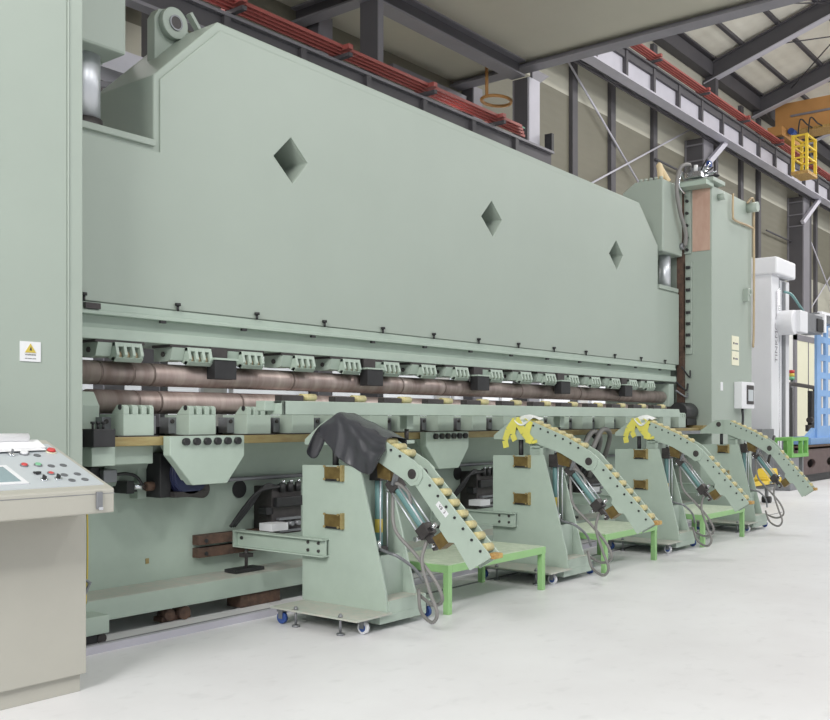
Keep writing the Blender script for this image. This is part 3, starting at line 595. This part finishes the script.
    for k in range(7):
        y = 4.09-0.071*k; z = 1.075-0.0704*k
        obj('roller', MB().cyl((A(0.046), y+0.008, z-0.008), (A(0.146), y+0.008, z-0.008), 0.028, CREAM, 18), la)
        obj('roller_bolt', MB().bolt((A(0.032), y+0.015, z-0.03), (-1, 0, 0), 0.0095, 0.01, BLACK), la)
    obj('tip_pad', MB().bar((A(0.12), 3.655, 0.63), (A(0.12), 3.575, 0.56), 0.2, 0.03, TIPY, (1, 0, 0)), la) if False else None
    obj('tip_pad', MB().box(A(0.045), A(0.147), 3.575, 3.64, 0.575, 0.61, TIPY), la, 0.006)
    # lift cylinder (upright)
    lc = obj('lift_cylinder', MB().cyl((A(0.2), 4.72, 0.55), (A(0.2), 4.72, 1.06), 0.03, TEAL, 20).box(A(0.14), A(0.26), 4.66, 4.79, 1.05, 1.17, DKSTEEL).box(A(0.15), A(0.25), 4.67, 4.77, 0.52, 0.56, DKSTEEL), S, 0.003)
    obj('tie_rod', MB().cyl((A(0.16), 4.67, 0.55), (A(0.16), 4.67, 1.06), 0.006, SATIN, 8).cyl((A(0.24), 4.67, 0.55), (A(0.24), 4.67, 1.06), 0.006, SATIN, 8), lc)
    obj('yellow_label', MB().cyl((A(0.2), 4.72, 0.66), (A(0.2), 4.72, 0.76), 0.0308, SIGNY, 20), lc)
    for a_, b_ in (((0.15, 4.66, 1.10), (0.15, 4.57, 1.09)), ((0.17, 4.7, 1.17), (0.17, 4.7, 1.22)), ((0.06, 4.6, 0.55), (0.06, 4.6, 0.62))):
        obj('fitting', MB().cyl((A(a_[0]), a_[1], a_[2]), (A(b_[0]), b_[1], b_[2]), 0.015, CHROME, 10), lc)
    # tilt cylinder
    p, q = Vector((A(0.12), 4.50, 1.04)), Vector((A(0.12), 4.20, 0.70)); dd = (q-p).normalized()
    tc = obj('tilt_cylinder', MB().bar(p-dd*0.03, p+dd*0.06, 0.095, 0.095, DKSTEEL, (1, 0, 0)).bar(q-dd*0.06, q+dd*0.03, 0.095, 0.095, DKSTEEL, (1, 0, 0)).cyl(p, q, 0.032, TEAL, 20), S, 0.003)
    n = dd.cross(Vector((1, 0, 0)))
    m = MB()
    for sx in (-1, 1):
        for sn in (-1, 1): m.cyl(p+n*0.038*sn+Vector((0.038*sx, 0, 0)), q+n*0.038*sn+Vector((0.038*sx, 0, 0)), 0.007, SATIN, 8)
    obj('tie_rod', m, tc)
    obj('clevis', MB().bar(q+dd*0.03, q+dd*0.14, 0.045, 0.05, DKSTEEL, (1, 0, 0)).cyl((A(0.06), 4.125, 0.62), (A(0.18), 4.125, 0.62), 0.016, CHROME, 10), tc)
    obj('mount_pad', MB().prism([(4.10, 0.68), (4.0, 0.74), (3.94, 0.67), (4.04, 0.60)], 'x', A(0.05), A(0.146), BRASS), la)
    obj('mount_pad', MB().prism([(4.62, 1.2), (4.48, 1.16), (4.48, 1.06), (4.6, 1.08)], 'x', A(0.05), A(0.16), BRASS), ua)
    obj('upper_clevis', MB().bar((A(0.07), 4.42, 1.17), (A(0.07), 4.47, 1.03), 0.04, 0.02, GREYST), ua)
    for a_, b_ in ((q+n*0.05, q+n*0.1), (p-n*0.05, p-n*0.09), (Vector((A(0.03), 4.24, 0.66)), Vector((A(0.08), 4.24, 0.66)))):
        obj('fitting', MB().cyl(a_, b_, 0.018, CHROME, 10), tc)
    # hoses
    obj('hose', MB().tube([(A(0.1), 4.19, 0.64), (A(0.06), 4.20, 0.5), (A(0.06), 4.13, 0.3), (A(0.08), 4.08, 0.15), (A(0.12), 4.16, 0.07), (A(0.2), 4.32, 0.12), (A(0.3), 4.42, 0.25)], 0.013, RUBBER, 10), S)
    obj('hose', MB().tube([(A(0.1), 4.5, 0.96), (A(0.05), 4.44, 0.72), (A(0.08), 4.28, 0.55), (A(0.1), 4.12, 0.38), (A(0.14), 4.08, 0.24), (A(0.22), 4.22, 0.17), (A(0.32), 4.42, 0.2)], 0.013, RUBBER, 10), S)
    obj('hose', MB().tube([(A(0.06), 4.6, 0.56), (A(0.05), 4.5, 0.54), (A(0.06), 4.42, 0.52), (A(0.2), 4.38, 0.42), (A(0.36), 4.42, 0.3)], 0.012, GREYST, 10), S)
    obj('hose', MB().tube([(A(0.1), 4.56, 1.03), (A(0.08), 4.44, 1.04), (A(0.1), 4.36, 0.98), (A(0.1), 4.33, 0.9)], 0.013, RUBBER, 10), S)
    # tie bracket to the bed
    tb = obj('tie_bracket', MB().box(A(-0.06), A(-0.048), 5.02, 6.0, 0.485, 0.60, GREEN2).box(A(-0.1), A(-0.02), 5.02, 6.0, 0.6, 0.61, GREEN2).box(A(-0.1), A(-0.02), 5.02, 6.0, 0.475, 0.485, GREEN2).box(A(-0.1), A(0.02), 6.0, 6.018, 0.475, 0.61, GREEN2), S)
    m = MB()
    for y in (5.09, 5.2):
        for z in (0.515, 0.575): m.bolt((A(-0.06), y, z), (-1, 0, 0), 0.012, 0.012, DKSTEEL)
    m.bolt((A(-0.06), 5.95, 0.55), (-1, 0, 0), 0.014, 0.012, BLACK)
    obj('bolts', m, tb)
    # adjusting screw beside the bed
    obj('anchor_screw', MB().cyl((A(-0.06), 5.9, 0.29), (A(-0.06), 5.9, 0.48), 0.014, DKSTEEL, 10).box(A(-0.1), A(-0.02), 5.86, 5.94, 0.4, 0.43, DKSTEEL).box(A(-0.2), A(0.1), 5.86, 6.0, 0.285, 0.31, BLACK), S)
    # casters
    for (cx, cy_) in ((-0.33, 5.2), (-0.22, 4.50), (0.52, 4.52), (0.52, 5.2)):
        c = obj('caster', MB().box(A(cx-0.03), A(cx+0.03), cy_-0.03, cy_+0.03, 0.09, 0.112 if cx < 0 else 0.13, GREYST).box(A(cx-0.024), A(cx-0.02), cy_-0.02, cy_+0.02, 0.04, 0.1, GREYST).box(A(cx+0.02), A(cx+0.024), cy_-0.02, cy_+0.02, 0.04, 0.1, GREYST), S)
        obj('wheel', MB().ring((A(cx-0.015), cy_, 0.045), (A(cx+0.015), cy_, 0.045), 0.043, 0.028, WHITEP if cy_ < 4.51 and cx < 0 else CASTB).cyl((A(cx-0.018), cy_, 0.045), (A(cx+0.018), cy_, 0.045), 0.028, CASTB), c)
    obj('caster_arm', MB().box(A(0.43), A(0.56), 4.48, 4.56, 0.13, 0.14, GREEN2).box(A(0.43), A(0.56), 5.16, 5.24, 0.13, 0.14, GREEN2), S)
    for cy_ in (5.04, 4.6):
        obj('levelling_foot', MB().cyl((A(-0.35), cy_, 0.012), (A(-0.35), cy_, 0.15), 0.01, GREYST, 10).cyl((A(-0.35), cy_, 0.0), (A(-0.35), cy_, 0.014), 0.028, GREYST, 16).cyl((A(-0.35), cy_, 0.125), (A(-0.35), cy_, 0.14), 0.018, GREYST, 6), S)
    REACH = None
    return S, la
XS = (5.3, 7.92, 10.52, 13.12)
S1, la1 = stand(XS[0], 'nearest green roller stand, its head covered by a black tarp')
S2, _ = stand(XS[1], 'second green roller stand from the console, yellow tape on its head', 0.973)
S3, _ = stand(XS[2], 'third green roller stand from the console, taped yellow, before the end column', 0.916)
S4, _ = stand(XS[3], 'farthest green roller stand with uncovered head at right', 0.866)
# label on the first arm, written along the arm
ang = math.atan2(1.14-0.61, 4.15-3.615)
R = Matrix.Rotation(-PI/2, 4, 'Z') @ Matrix.Rotation(PI/2, 4, 'X') @ Matrix.Rotation(-ang, 4, 'Z')
cen = Vector((5.3315, 4.0, 0.885))
def lab(pts, m_, t): 
    mb = MB(); vs = [cen+(R.to_3x3() @ Vector((a, b, t))) for a, b in pts]; mb.add(vs, [tuple(range(len(vs)))], m_); return mb
mb = lab([(-0.06, -0.02), (0.06, -0.02), (0.06, 0.02), (-0.06, 0.02)], WHITEP, 0.0008)
l = obj('number_label', mb, la1, solid=0.0005)
mb = MB().text('V8  3', cen+(R.to_3x3() @ Vector((0, 0, 0.002))), 0.034, INK, R)
obj('lettering', mb, l)

# black tarp
rng = random.Random(3)
def tarp():
    rows = []
    NS, NT = 44, 34
    for i in range(NS):
        s = i/(NS-1); y = 5.16-0.68*s
        if y > 4.98: top = 1.552-0.55*(y-4.98)
        else: top = 1.552-(4.98-y)*0.375
        K = [(5.2, 1.42), (5.1, 1.37), (5.0, 1.30), (4.9, 1.215), (4.8, 1.165), (4.68, 1.11), (4.6, 1.10), (4.53, 1.17), (4.46, 1.28), (4.4, 1.3)]
        for (ya, za), (yb, zb) in zip(K, K[1:]):
            if yb <= y <= ya: near = za+(zb-za)*(ya-y)/(ya-yb)
        near = min(near, top-0.05)
        far = top-0.14
        row = []
        for j in range(NT):
            t = j/(NT-1)
            if t < 0.55:      # near side drop
                q = 1-t/0.55; z = top-(top-near)*q
                w_ = (5.02-y)/(0.15+q*0.6); f = q*(0.016+0.013*math.sin(w_*11)+0.004*math.sin(s*40+1))
                x = 5.313-0.012*min(1, q*4)-f-0.02*q*q
            elif t < 0.75:
                q = (t-0.55)/0.2; x = 5.313+0.215*q; z = top+0.012*math.sin(q*PI)+0.006*math.sin(s*25+q*7)
            else:
                q = (t-0.75)/0.25; x = 5.535+0.02*q+0.01*q*math.sin(s*30); z = top-(top-far)*q
            row.append(Vector((x, y+0.004*math.sin(t*11+s*3), z)))
        rows.append(row)
    m = MB().sheet(rows, TARP)
    # curled tail hanging off the head
    rows = []
    for i in range(12):
        s = i/11; c = Vector((5.30-0.02*s, 5.10+0.10*s, 1.43-0.12*s)); L_ = 0.05+0.05*math.sin(s*PI)
        row = []
        for j in range(14):
            a = -0.4+j/13*4.4
            row.append(c+Vector((-0.045*math.cos(a)*(0.6+s*0.6), L_*0.75*math.sin(a)*0.8, -0.06*s+L_*0.9*math.cos(a+0.8))))
        rows.append(row)
    m.sheet(rows, TARP)
    return m
tag(obj('tarp', tarp(), None, solid=0.003, sub=1), 'black vinyl tarp draped over the head of the nearest stand', 'tarp')

# yellow tape and rags on stands 2 and 3
def tape(X, label, label2, k):
    A = lambda x: X+x
    m = MB(); xf = A(0.014)
    def strip(pts, w):
        for i in range(len(pts)-1):
            (y0, z0), (y1, z1) = pts[i], pts[i+1]; y0 -= 0.05; y1 -= 0.05
            d = Vector((0, y1-y0, z1-z0)).normalized(); n = Vector((0, -d.z, d.y))*w/2
            xx = xf-0.0022*len(m.v)/32
            a, b = Vector((xx, y0, z0)), Vector((xx-0.002, y1, z1))
            m.add([a-n, b-n, b+n, a+n], [(0, 1, 2, 3)], TAPE)
    strip([(5.12, 1.50), (5.2, 1.40), (5.235, 1.30), (5.22, 1.23)], 0.065)
    strip([(5.13, 1.47), (5.15, 1.36), (5.12, 1.30)], 0.06)
    strip([(5.11, 1.51), (5.02, 1.38), (4.93, 1.295)], 0.075)
    strip([(4.95, 1.49), (4.985, 1.38), (4.965, 1.29)], 0.065)
    strip([(5.0, 1.30), (4.93, 1.285), (4.87, 1.30)], 0.03)
    grid = []
    for i in range(8):
        t = i/7; grid.append([Vector((A(0.012)+0.22*t, y, 1.513+0.012*math.sin(t*PI)+0.004*j)) for j, y in enumerate((5.13, 5.08, 5.04))])
    m.sheet(grid, TAPE)
    grid = []
    for i in range(8):
        t = i/7; grid.append([Vector((A(0.012)+0.22*t, y, 1.512+0.012*math.sin(t*PI)-0.012*j)) for j, y in enumerate((4.97, 4.93, 4.90))])
    m.sheet(grid, TAPE)
    tag(obj('yellow_tape', m, None, solid=0.0015), label, 'tape')
    grid = []
    for i in range(10):
        row = []
        for j in range(10):
            u, v = i/9, j/9
            row.append(Vector((A(0.0)+0.24*u, 4.88+0.2*v, 1.515+0.03*math.sin(u*PI)*math.sin(v*PI)*1.2+0.012*math.sin(7*u+5*v+k)-0.11*max(0, 0.18-u)*4*math.sin(v*PI))))
        grid.append(row)
    tag(obj('rag', MB().sheet(grid, RAG), None, solid=0.006, sub=1), label2, 'rag')
tape(XS[1], 'yellow tape wound round the head of the second stand', 'white cloth wad taped on top of the second stand', 0)
tape(XS[2], 'yellow tape wound round the head of the third stand', 'white cloth wad taped on top of the third stand', 2)

# ------------------------------------------------------------------ green tables
def gtable(x0, x1, label):
    y0, y1, h = 4.42, 5.12, 0.385
    T = thing('work_table', ((x0+x1)/2, 4.8, 0), label, 'table', 'low light green steel tables between the stands')
    obj('tabletop', MB().box(x0+0.01, x1-0.01, y0+0.01, y1-0.01, h-0.012, h, TTOP), T)
    m = MB()
    for y in (y0, y1-0.055): m.box(x0+0.055, x1-0.055, y, y+0.055, h-0.065, h-0.006, LGREEN)
    for x in (x0, x1-0.055): m.box(x, x+0.055, y0, y1, h-0.065, h-0.006, LGREEN)
    obj('frame', m, T, 0.003)
    for x in (x0, x1-0.06):
        for y in (y0, y1-0.06): obj('leg', MB().box(x+0.002, x+0.053, y+0.002, y+0.053, 0, h-0.064, LGREEN), T, 0.003)
gtable(5.97, 7.42, 'light green steel table with dusty top between first and second stand')
gtable(8.55, 9.74, 'light green steel table between the second and third stand')
gtable(11.02, 12.38, 'light green steel table between the third and farthest stand')

# ------------------------------------------------------------------ control console
K = thing('control_console', (2.2, 4.8, 0), 'beige control desk in the left foreground with sloping button panel', 'console')
sl = (1.372-1.137)/(5.08-4.45)
obj('cabinet', MB().box(1.3, 3.055, 4.75, 5.3, 0.10, 1.01, BEIGE), K, 0.006)
obj('toe_kick', MB().box(1.32, 3.035, 4.78, 5.28, 0, 0.10, BEIGE), K, 0.003)
obj('desk', MB().prism([(4.45, 1.01), (5.12, 1.01), (5.12, 1.387), (5.08, 1.372), (4.45, 1.137)], 'x', 1.2, 3.03, BEIGE), K, 0.008)
pn = MB().prism([(4.50, 1.137+sl*0.05), (5.05, 1.137+sl*0.60), (5.05, 1.137+sl*0.60+0.004), (4.50, 1.137+sl*0.05+0.004)], 'x', 1.3, 3.0, PANEL)
pnl = obj('button_panel', pn, K)
nrm = Vector((0, -sl, 1)).normalized()
def pp(x, y, h=0.0): return Vector((x, y, 1.137+sl*(y-4.45)+0.0045))+nrm*h
for x, y in ((2.914, 4.752), (2.842, 4.749), (2.926, 4.635), (2.846, 4.631), (2.848, 4.562), (2.926, 4.564), (2.843, 4.891)):
    obj('hole_plug', MB().cyl(pp(x, y), pp(x, y, 0.003), 0.019, mat('plug_grey', (104, 106, 110)) if 'plug_grey' not in bpy.data.materials else bpy.data.materials['plug_grey'], 20), pnl)
for x, y, m_, r, h in ((2.698, 4.768, RED, 0.015, 0.012), (2.774, 4.765, GRNB, 0.015, 0.012), (2.784, 4.656, RED, 0.013, 0.008), (2.782, 4.919, WHITEP, 0.02, 0.015)):
    obj('push_button', MB().ring(pp(x, y), pp(x, y, 0.006), r+0.006, r, GREYST).cyl(pp(x, y), pp(x, y, h), r, m_, 20), pnl)
obj('push_button', MB().bar(pp(2.695, 4.664, 0.006), pp(2.725, 4.664, 0.006), 0.03, 0.012, BLACK), pnl)
for x, y in ((2.704, 4.587), (2.786, 4.591)):
    obj('selector_switch', MB().cyl(pp(x, y), pp(x, y, 0.006), 0.019, CHROME, 20).bar(pp(x, y, 0.006), pp(x, y, 0.024), 0.008, 0.028, BLACK), pnl)
obj('key_switch', MB().cyl(pp(2.704, 4.905), pp(2.704, 4.905, 0.01), 0.019, CHROME, 20).bar(pp(2.704, 4.905, 0.01), pp(2.704, 4.905, 0.035), 0.006, 0.012, GREYST), pnl)
obj('emergency_stop', MB().cyl(pp(2.949, 4.932), pp(2.949, 4.932, 0.006), 0.03, LABELC, 24).cyl(pp(2.949, 4.932, 0.006), pp(2.949, 4.932, 0.01), 0.014, RED, 16).cyl(pp(2.949, 4.932, 0.01), pp(2.949, 4.932, 0.02), 0.025, RED, 24, 0.02), pnl)
sc = obj('display', MB().bar(pp(2.25, 4.66, 0.003), pp(2.60, 4.66, 0.003), 0.24, 0.006, WHITEP, nrm).bar(pp(2.27, 4.66, 0.0065), pp(2.57, 4.66, 0.0065), 0.19, 0.002, SCREEN, nrm), pnl)
lt = obj('latch', MB().box(2.915, 2.95, 4.435, 4.45, 1.035, 1.125, GREYST), K, 0.003)
obj('latch_clip', MB().box(2.92, 2.945, 4.425, 4.435, 1.03, 1.045, CHROME), lt)
obj('hinge', MB().box(3.055, 3.07, 4.80, 4.84, 0.86, 0.93, GREYST), K); obj('hinge', MB().box(3.055, 3.067, 4.80, 4.84, 0.25, 0.32, GREYST), K)
obj('seam', MB().box(1.2, 3.031, 4.4485, 4.45, 1.112, 1.115, GREYST), K)
# papers on the desk
t = thing('document_stack', (2.6, 5.05, 1.35), 'white papers with a rolled back edge lying on the console', 'papers')
m = MB()
for k, (dx, dy) in enumerate(((0, 0), (-0.02, 0.01), (0.01, 0.02))):
    y0, y1 = 4.905+dy, 5.06
    m.add([pp(2.1, y0, 0.012+0.003*k), pp(2.92+dx, y0+0.03, 0.012+0.003*k), pp(2.93+dx, y1, 0.014+0.003*k), pp(2.1, y1, 0.014+0.003*k)], [(0, 1, 2, 3)], PAPER)
obj('sheet', m, t, solid=0.002)
obj('sheet_roll', MB().cyl(pp(2.05, 5.05, 0.04), pp(2.87, 5.05, 0.04), 0.024, PAPER, 20), t)

# ------------------------------------------------------------------ background machines, right
M = thing('boring_machine', (22.7, 7.6, 0), 'tall white boring machine column behind the press at right', 'machine')
obj('machine_column', MB().box(22.0, 22.5, 7.25, 8.3, 0, 4.85, BORW).box(22.5, 22.7, 7.4, 8.3, 0, 4.85, GREYST).box(22.7, 23.4, 7.3, 8.3, 0, 4.75, BORW), M, 0.02)
obj('top_cap', MB().box(21.95, 23.3, 7.12, 8.3, 4.78, 5.17, BORW), M, 0.04)
obj('ball_screw', MB().cyl((22.6, 7.32, 0.8), (22.6, 7.32, 4.7), 0.05, CHROME, 12), M)
obj('way_cover', MB().box(22.85, 23.0, 7.26, 7.3, 0.8, 4.7, GREYST), M)
obj('headstock', MB().cyl((22.55, 6.9, 3.72), (22.55, 7.35, 3.72), 0.28, BORW, 28).box(22.6, 23.15, 6.8, 7.3, 3.5, 4.0, BORW), M, 0.02)
obj('spindle_box', MB().box(23.15, 24.3, 6.8, 7.2, 3.55, 3.98, GREYST).box(24.3, 24.45, 6.75, 7.2, 3.6, 4.05, WHITEP).box(23.8, 24.25, 6.76, 6.8, 3.6, 3.9, BLACK), M, 0.01)
obj('cable_chain', MB().bar((24.4, 7.0, 4.0), (26.2, 7.0, 4.0), 0.2, 0.22, GREYST).bar((24.4, 6.9, 4.1), (26.6, 6.9, 4.12), 0.1, 0.06, WHITEP), M)
obj('cable', MB().tube([(22.7, 7.2, 4.45), (22.9, 7.1, 4.4), (23.2, 7.0, 4.15), (23.6, 7.0, 4.0)], 0.03, TEAL), M)
obj('cover_box', MB().box(21.2, 22.0, 7.2, 8.3, 0, 1.3, GREYST), M)
RV = Matrix.Rotation(PI/2, 4, 'X') @ Matrix.Rotation(PI/2, 4, 'Z')
obj('lettering', MB().text('TINKMC', (22.3, 7.245, 3.25), 0.24, GMID, RV).text('ooooooo', (22.28, 7.245, 4.1), 0.17, GMID, RV), M)

M = thing('machine_bed', (27, 7.8, 0), 'brown cast iron machine bed with oval openings at the far right', 'machine bed')
def oval(cx, cz, a, b, n=20): return [(cx+a*math.cos(2*PI*k/n), cz+b*math.sin(2*PI*k/n)) for k in range(n)]
obj('bed_body', MB().prism([(23.0, 0.2), (31, 0.2), (31, 0.85), (23.0, 0.85)], 'y', 7.0, 7.06, BROWN, [oval(x, 0.46, 0.32, 0.11) for x in (24.1, 25.7, 27.3, 28.9)]).box(23.5, 31, 7.3, 9, 0.2, 0.85, BROWN).box(23.0, 31, 7.0, 7.25, 0.8, 0.85, BROWN).box(23, 23.08, 7.06, 7.25, 0.2, 0.8, BROWN), M)
obj('bed_rail', MB().box(23.0, 31, 6.97, 7.1, 0.85, 0.89, RUST), M)
obj('base', MB().box(23.5, 31, 7.1, 8.9, 0, 0.2, BLACK).box(23.1, 23.5, 7.05, 7.24, 0, 0.2, BLACK), M)
M = thing('angle_plate', (26.4, 7.5, 0.89), 'blue slotted angle plate standing on the brown machine bed', 'fixture')
slots = [[(x, z), (x+0.42, z), (x+0.42, z+0.3), (x, z+0.3)] for z in [1.35+0.46*k for k in range(6)] for x in (25.95, 26.6)]
obj('plate', MB().prism([(25.62, 1.05), (27.4, 1.05), (27.4, 4.1), (25.62, 4.1)], 'y', 7.3, 7.37, BLUEP, slots), M)
obj('base', MB().box(24.75, 28, 7.2, 8.3, 0.89, 1.05, BLUEP).prism([(24.9, 1.05), (25.62, 1.05), (25.62, 1.3)], 'y', 7.35, 7.45, BLUEP), M)
M = thing('tool_changer', (30.2, 9.3, 0), 'black framed tool rack standing behind the brown bed', 'rack')
obj('post', MB().box(28.85, 29.15, 9.0, 9.12, 0, 2.45, BLACK), M); obj('post', MB().box(31.0, 31.7, 9.0, 9.12, 0, 2.4, BLACK), M)
obj('top_bar', MB().tube([(28.95, 9.06, 2.3), (29.0, 9.06, 2.5), (29.3, 9.06, 2.56), (31.2, 9.06, 2.52), (31.5, 9.06, 2.48), (31.55, 9.06, 2.3)], 0.06, DKSTEEL), M)
obj('grey_box', MB().box(29.4, 30.6, 9.6, 10.1, 0, 1.6, GREYST), M)
obj('tool_holder', MB().box(30.7, 31.0, 9.0, 9.1, 1.15, 1.35, DKSTEEL).cyl((30.75, 9.0, 1.5), (31.0, 9.0, 1.5), 0.09, DKSTEEL), M)
t = thing('signal_tower', (28.9, 9.0, 2.3), 'red amber and green signal tower standing behind the black rack', 'signal light')
obj('pole', MB().cyl((30.2, 9.35, 0), (30.2, 9.35, 2.72), 0.04, GREYST, 10), t)
for z, m_ in ((2.72, GRNB), (2.82, LAMPW), (2.92, RED)): obj('lens', MB().cyl((30.2, 9.35, z), (30.2, 9.35, z+0.1), 0.08, m_, 16), t)
t = thing('railing', (21.5, 6.7, 0), 'bright green step frame at the left end of the brown bed', 'step frame')
obj('plinth', MB().box(20.9, 21.5, 6.5, 6.85, 0, 0.7, GREYST), t, 0.02)
for x in (21.0, 21.7, 22.07):
    for y in (6.5, 6.82): obj('post', MB().box(x, x+0.08, y, y+0.08, 0.705, 1.05, BGREEN), t)
for z in (1.05, 0.7):
    for y in (6.5, 6.82): obj('rail', MB().box(20.99, 22.16, y-0.003, y+0.083, z, z+0.075, BGREEN), t)
obj('end_rail', MB().box(21.0, 21.08, 6.583, 6.817, 1.06, 1.12, BGREEN), t)
obj('support_leg', MB().box(22.06, 22.14, 6.6, 6.68, 0, 0.7, GREYST), t)
t = thing('pallet_truck', (17.6, 5.9, 0), 'yellow hand pallet truck seen beneath the farthest stand arm', 'pallet truck')
obj('body', MB().box(17.3, 18.0, 5.75, 6.1, 0.36, 0.46, YELLOW).prism([(17.4, 0.46), (18.0, 0.46), (17.9, 0.62), (17.6, 0.62)], 'y', 5.8, 6.05, YELLOW), t, 0.02)
obj('fork', MB().box(16.2, 17.3, 5.76, 5.86, 0.36, 0.42, YELLOW), t); obj('fork', MB().box(16.2, 17.3, 6.0, 6.1, 0.36, 0.42, YELLOW), t)
for x in (16.4, 17.7): obj('wheel', MB().cyl((x, 5.85, 0.06), (x, 6.0, 0.06), 0.06, BLACK), t)
obj('frame', MB().box(16.3, 17.9, 5.85, 6.05, 0.32, 0.36, DKSTEEL).box(16.37, 16.43, 5.9, 5.95, 0.1, 0.32, GREYST).box(17.67, 17.73, 5.9, 5.95, 0.1, 0.32, GREYST), t)
obj('handle', MB().cyl((18.0, 6.0, 0.7), (18.35, 6.0, 1.2), 0.025, BLACK, 10), t)

# ------------------------------------------------------------------ light
def area(name, loc, size, power, target=None, sy=None, col=(1, 0.985, 0.96)):
    l = bpy.data.lights.new(name, 'AREA'); l.energy = power; l.size = size; l.color = col
    if sy: l.shape = 'RECTANGLE'; l.size_y = sy
    o = bpy.data.objects.new(name, l); C.objects.link(o); o.location = loc
    if target:
        o.rotation_euler = (Vector(target)-Vector(loc)).to_track_quat('-Z', 'Y').to_euler()
    return o
for x, p in ((2.0, 760), (9.0, 760), (17.0, 850), (26.0, 900), (35, 900)):
    area('high_bay_lamp', (x, -4.8, 10.5), 1.2, p, (x+1.2, 4.5, 0))
for x in (19.0, 27.0, 35.0, 43.0):
    area('high_bay_lamp', (x, 3.5, 11.5), 1.2, 1100, (x, 5.5, 0))
area('high_bay_lamp', (-7, 0.5, 7.5), 4.0, 3900, (6, 5, 1))  # broad unseen fill light, added to lift the left-facing sides
for x in (1, 7, 12.5):
    area('aisle_lamp', (x, 10.2, 6.9), 0.3, 160, (x, 10.5, 0), 2.0)  # unseen fill lights added to brighten the wall behind the press
W = bpy.data.worlds.new('world'); bpy.context.scene.world = W; W.use_nodes = True
W.node_tree.nodes['Background'].inputs[0].default_value = (0.93, 0.96, 1.0, 1)
W.node_tree.nodes['Background'].inputs[1].default_value = 2.0

# ------------------------------------------------------------------ camera
cam = bpy.data.cameras.new('camera'); co = bpy.data.objects.new('camera', cam); C.objects.link(co)
cam.sensor_width = 36; cam.lens = 36*967/830; cam.shift_y = 60/830
co.location = (0, 0, 1.5); co.rotation_euler = (PI/2, 0, math.radians(38.49-90))
bpy.context.scene.camera = co
vs = bpy.context.scene.view_settings
vs.view_transform = 'Standard'; vs.look = 'None'; vs.gamma = 1; vs.exposure = -1.56; vs.use_curve_mapping = False
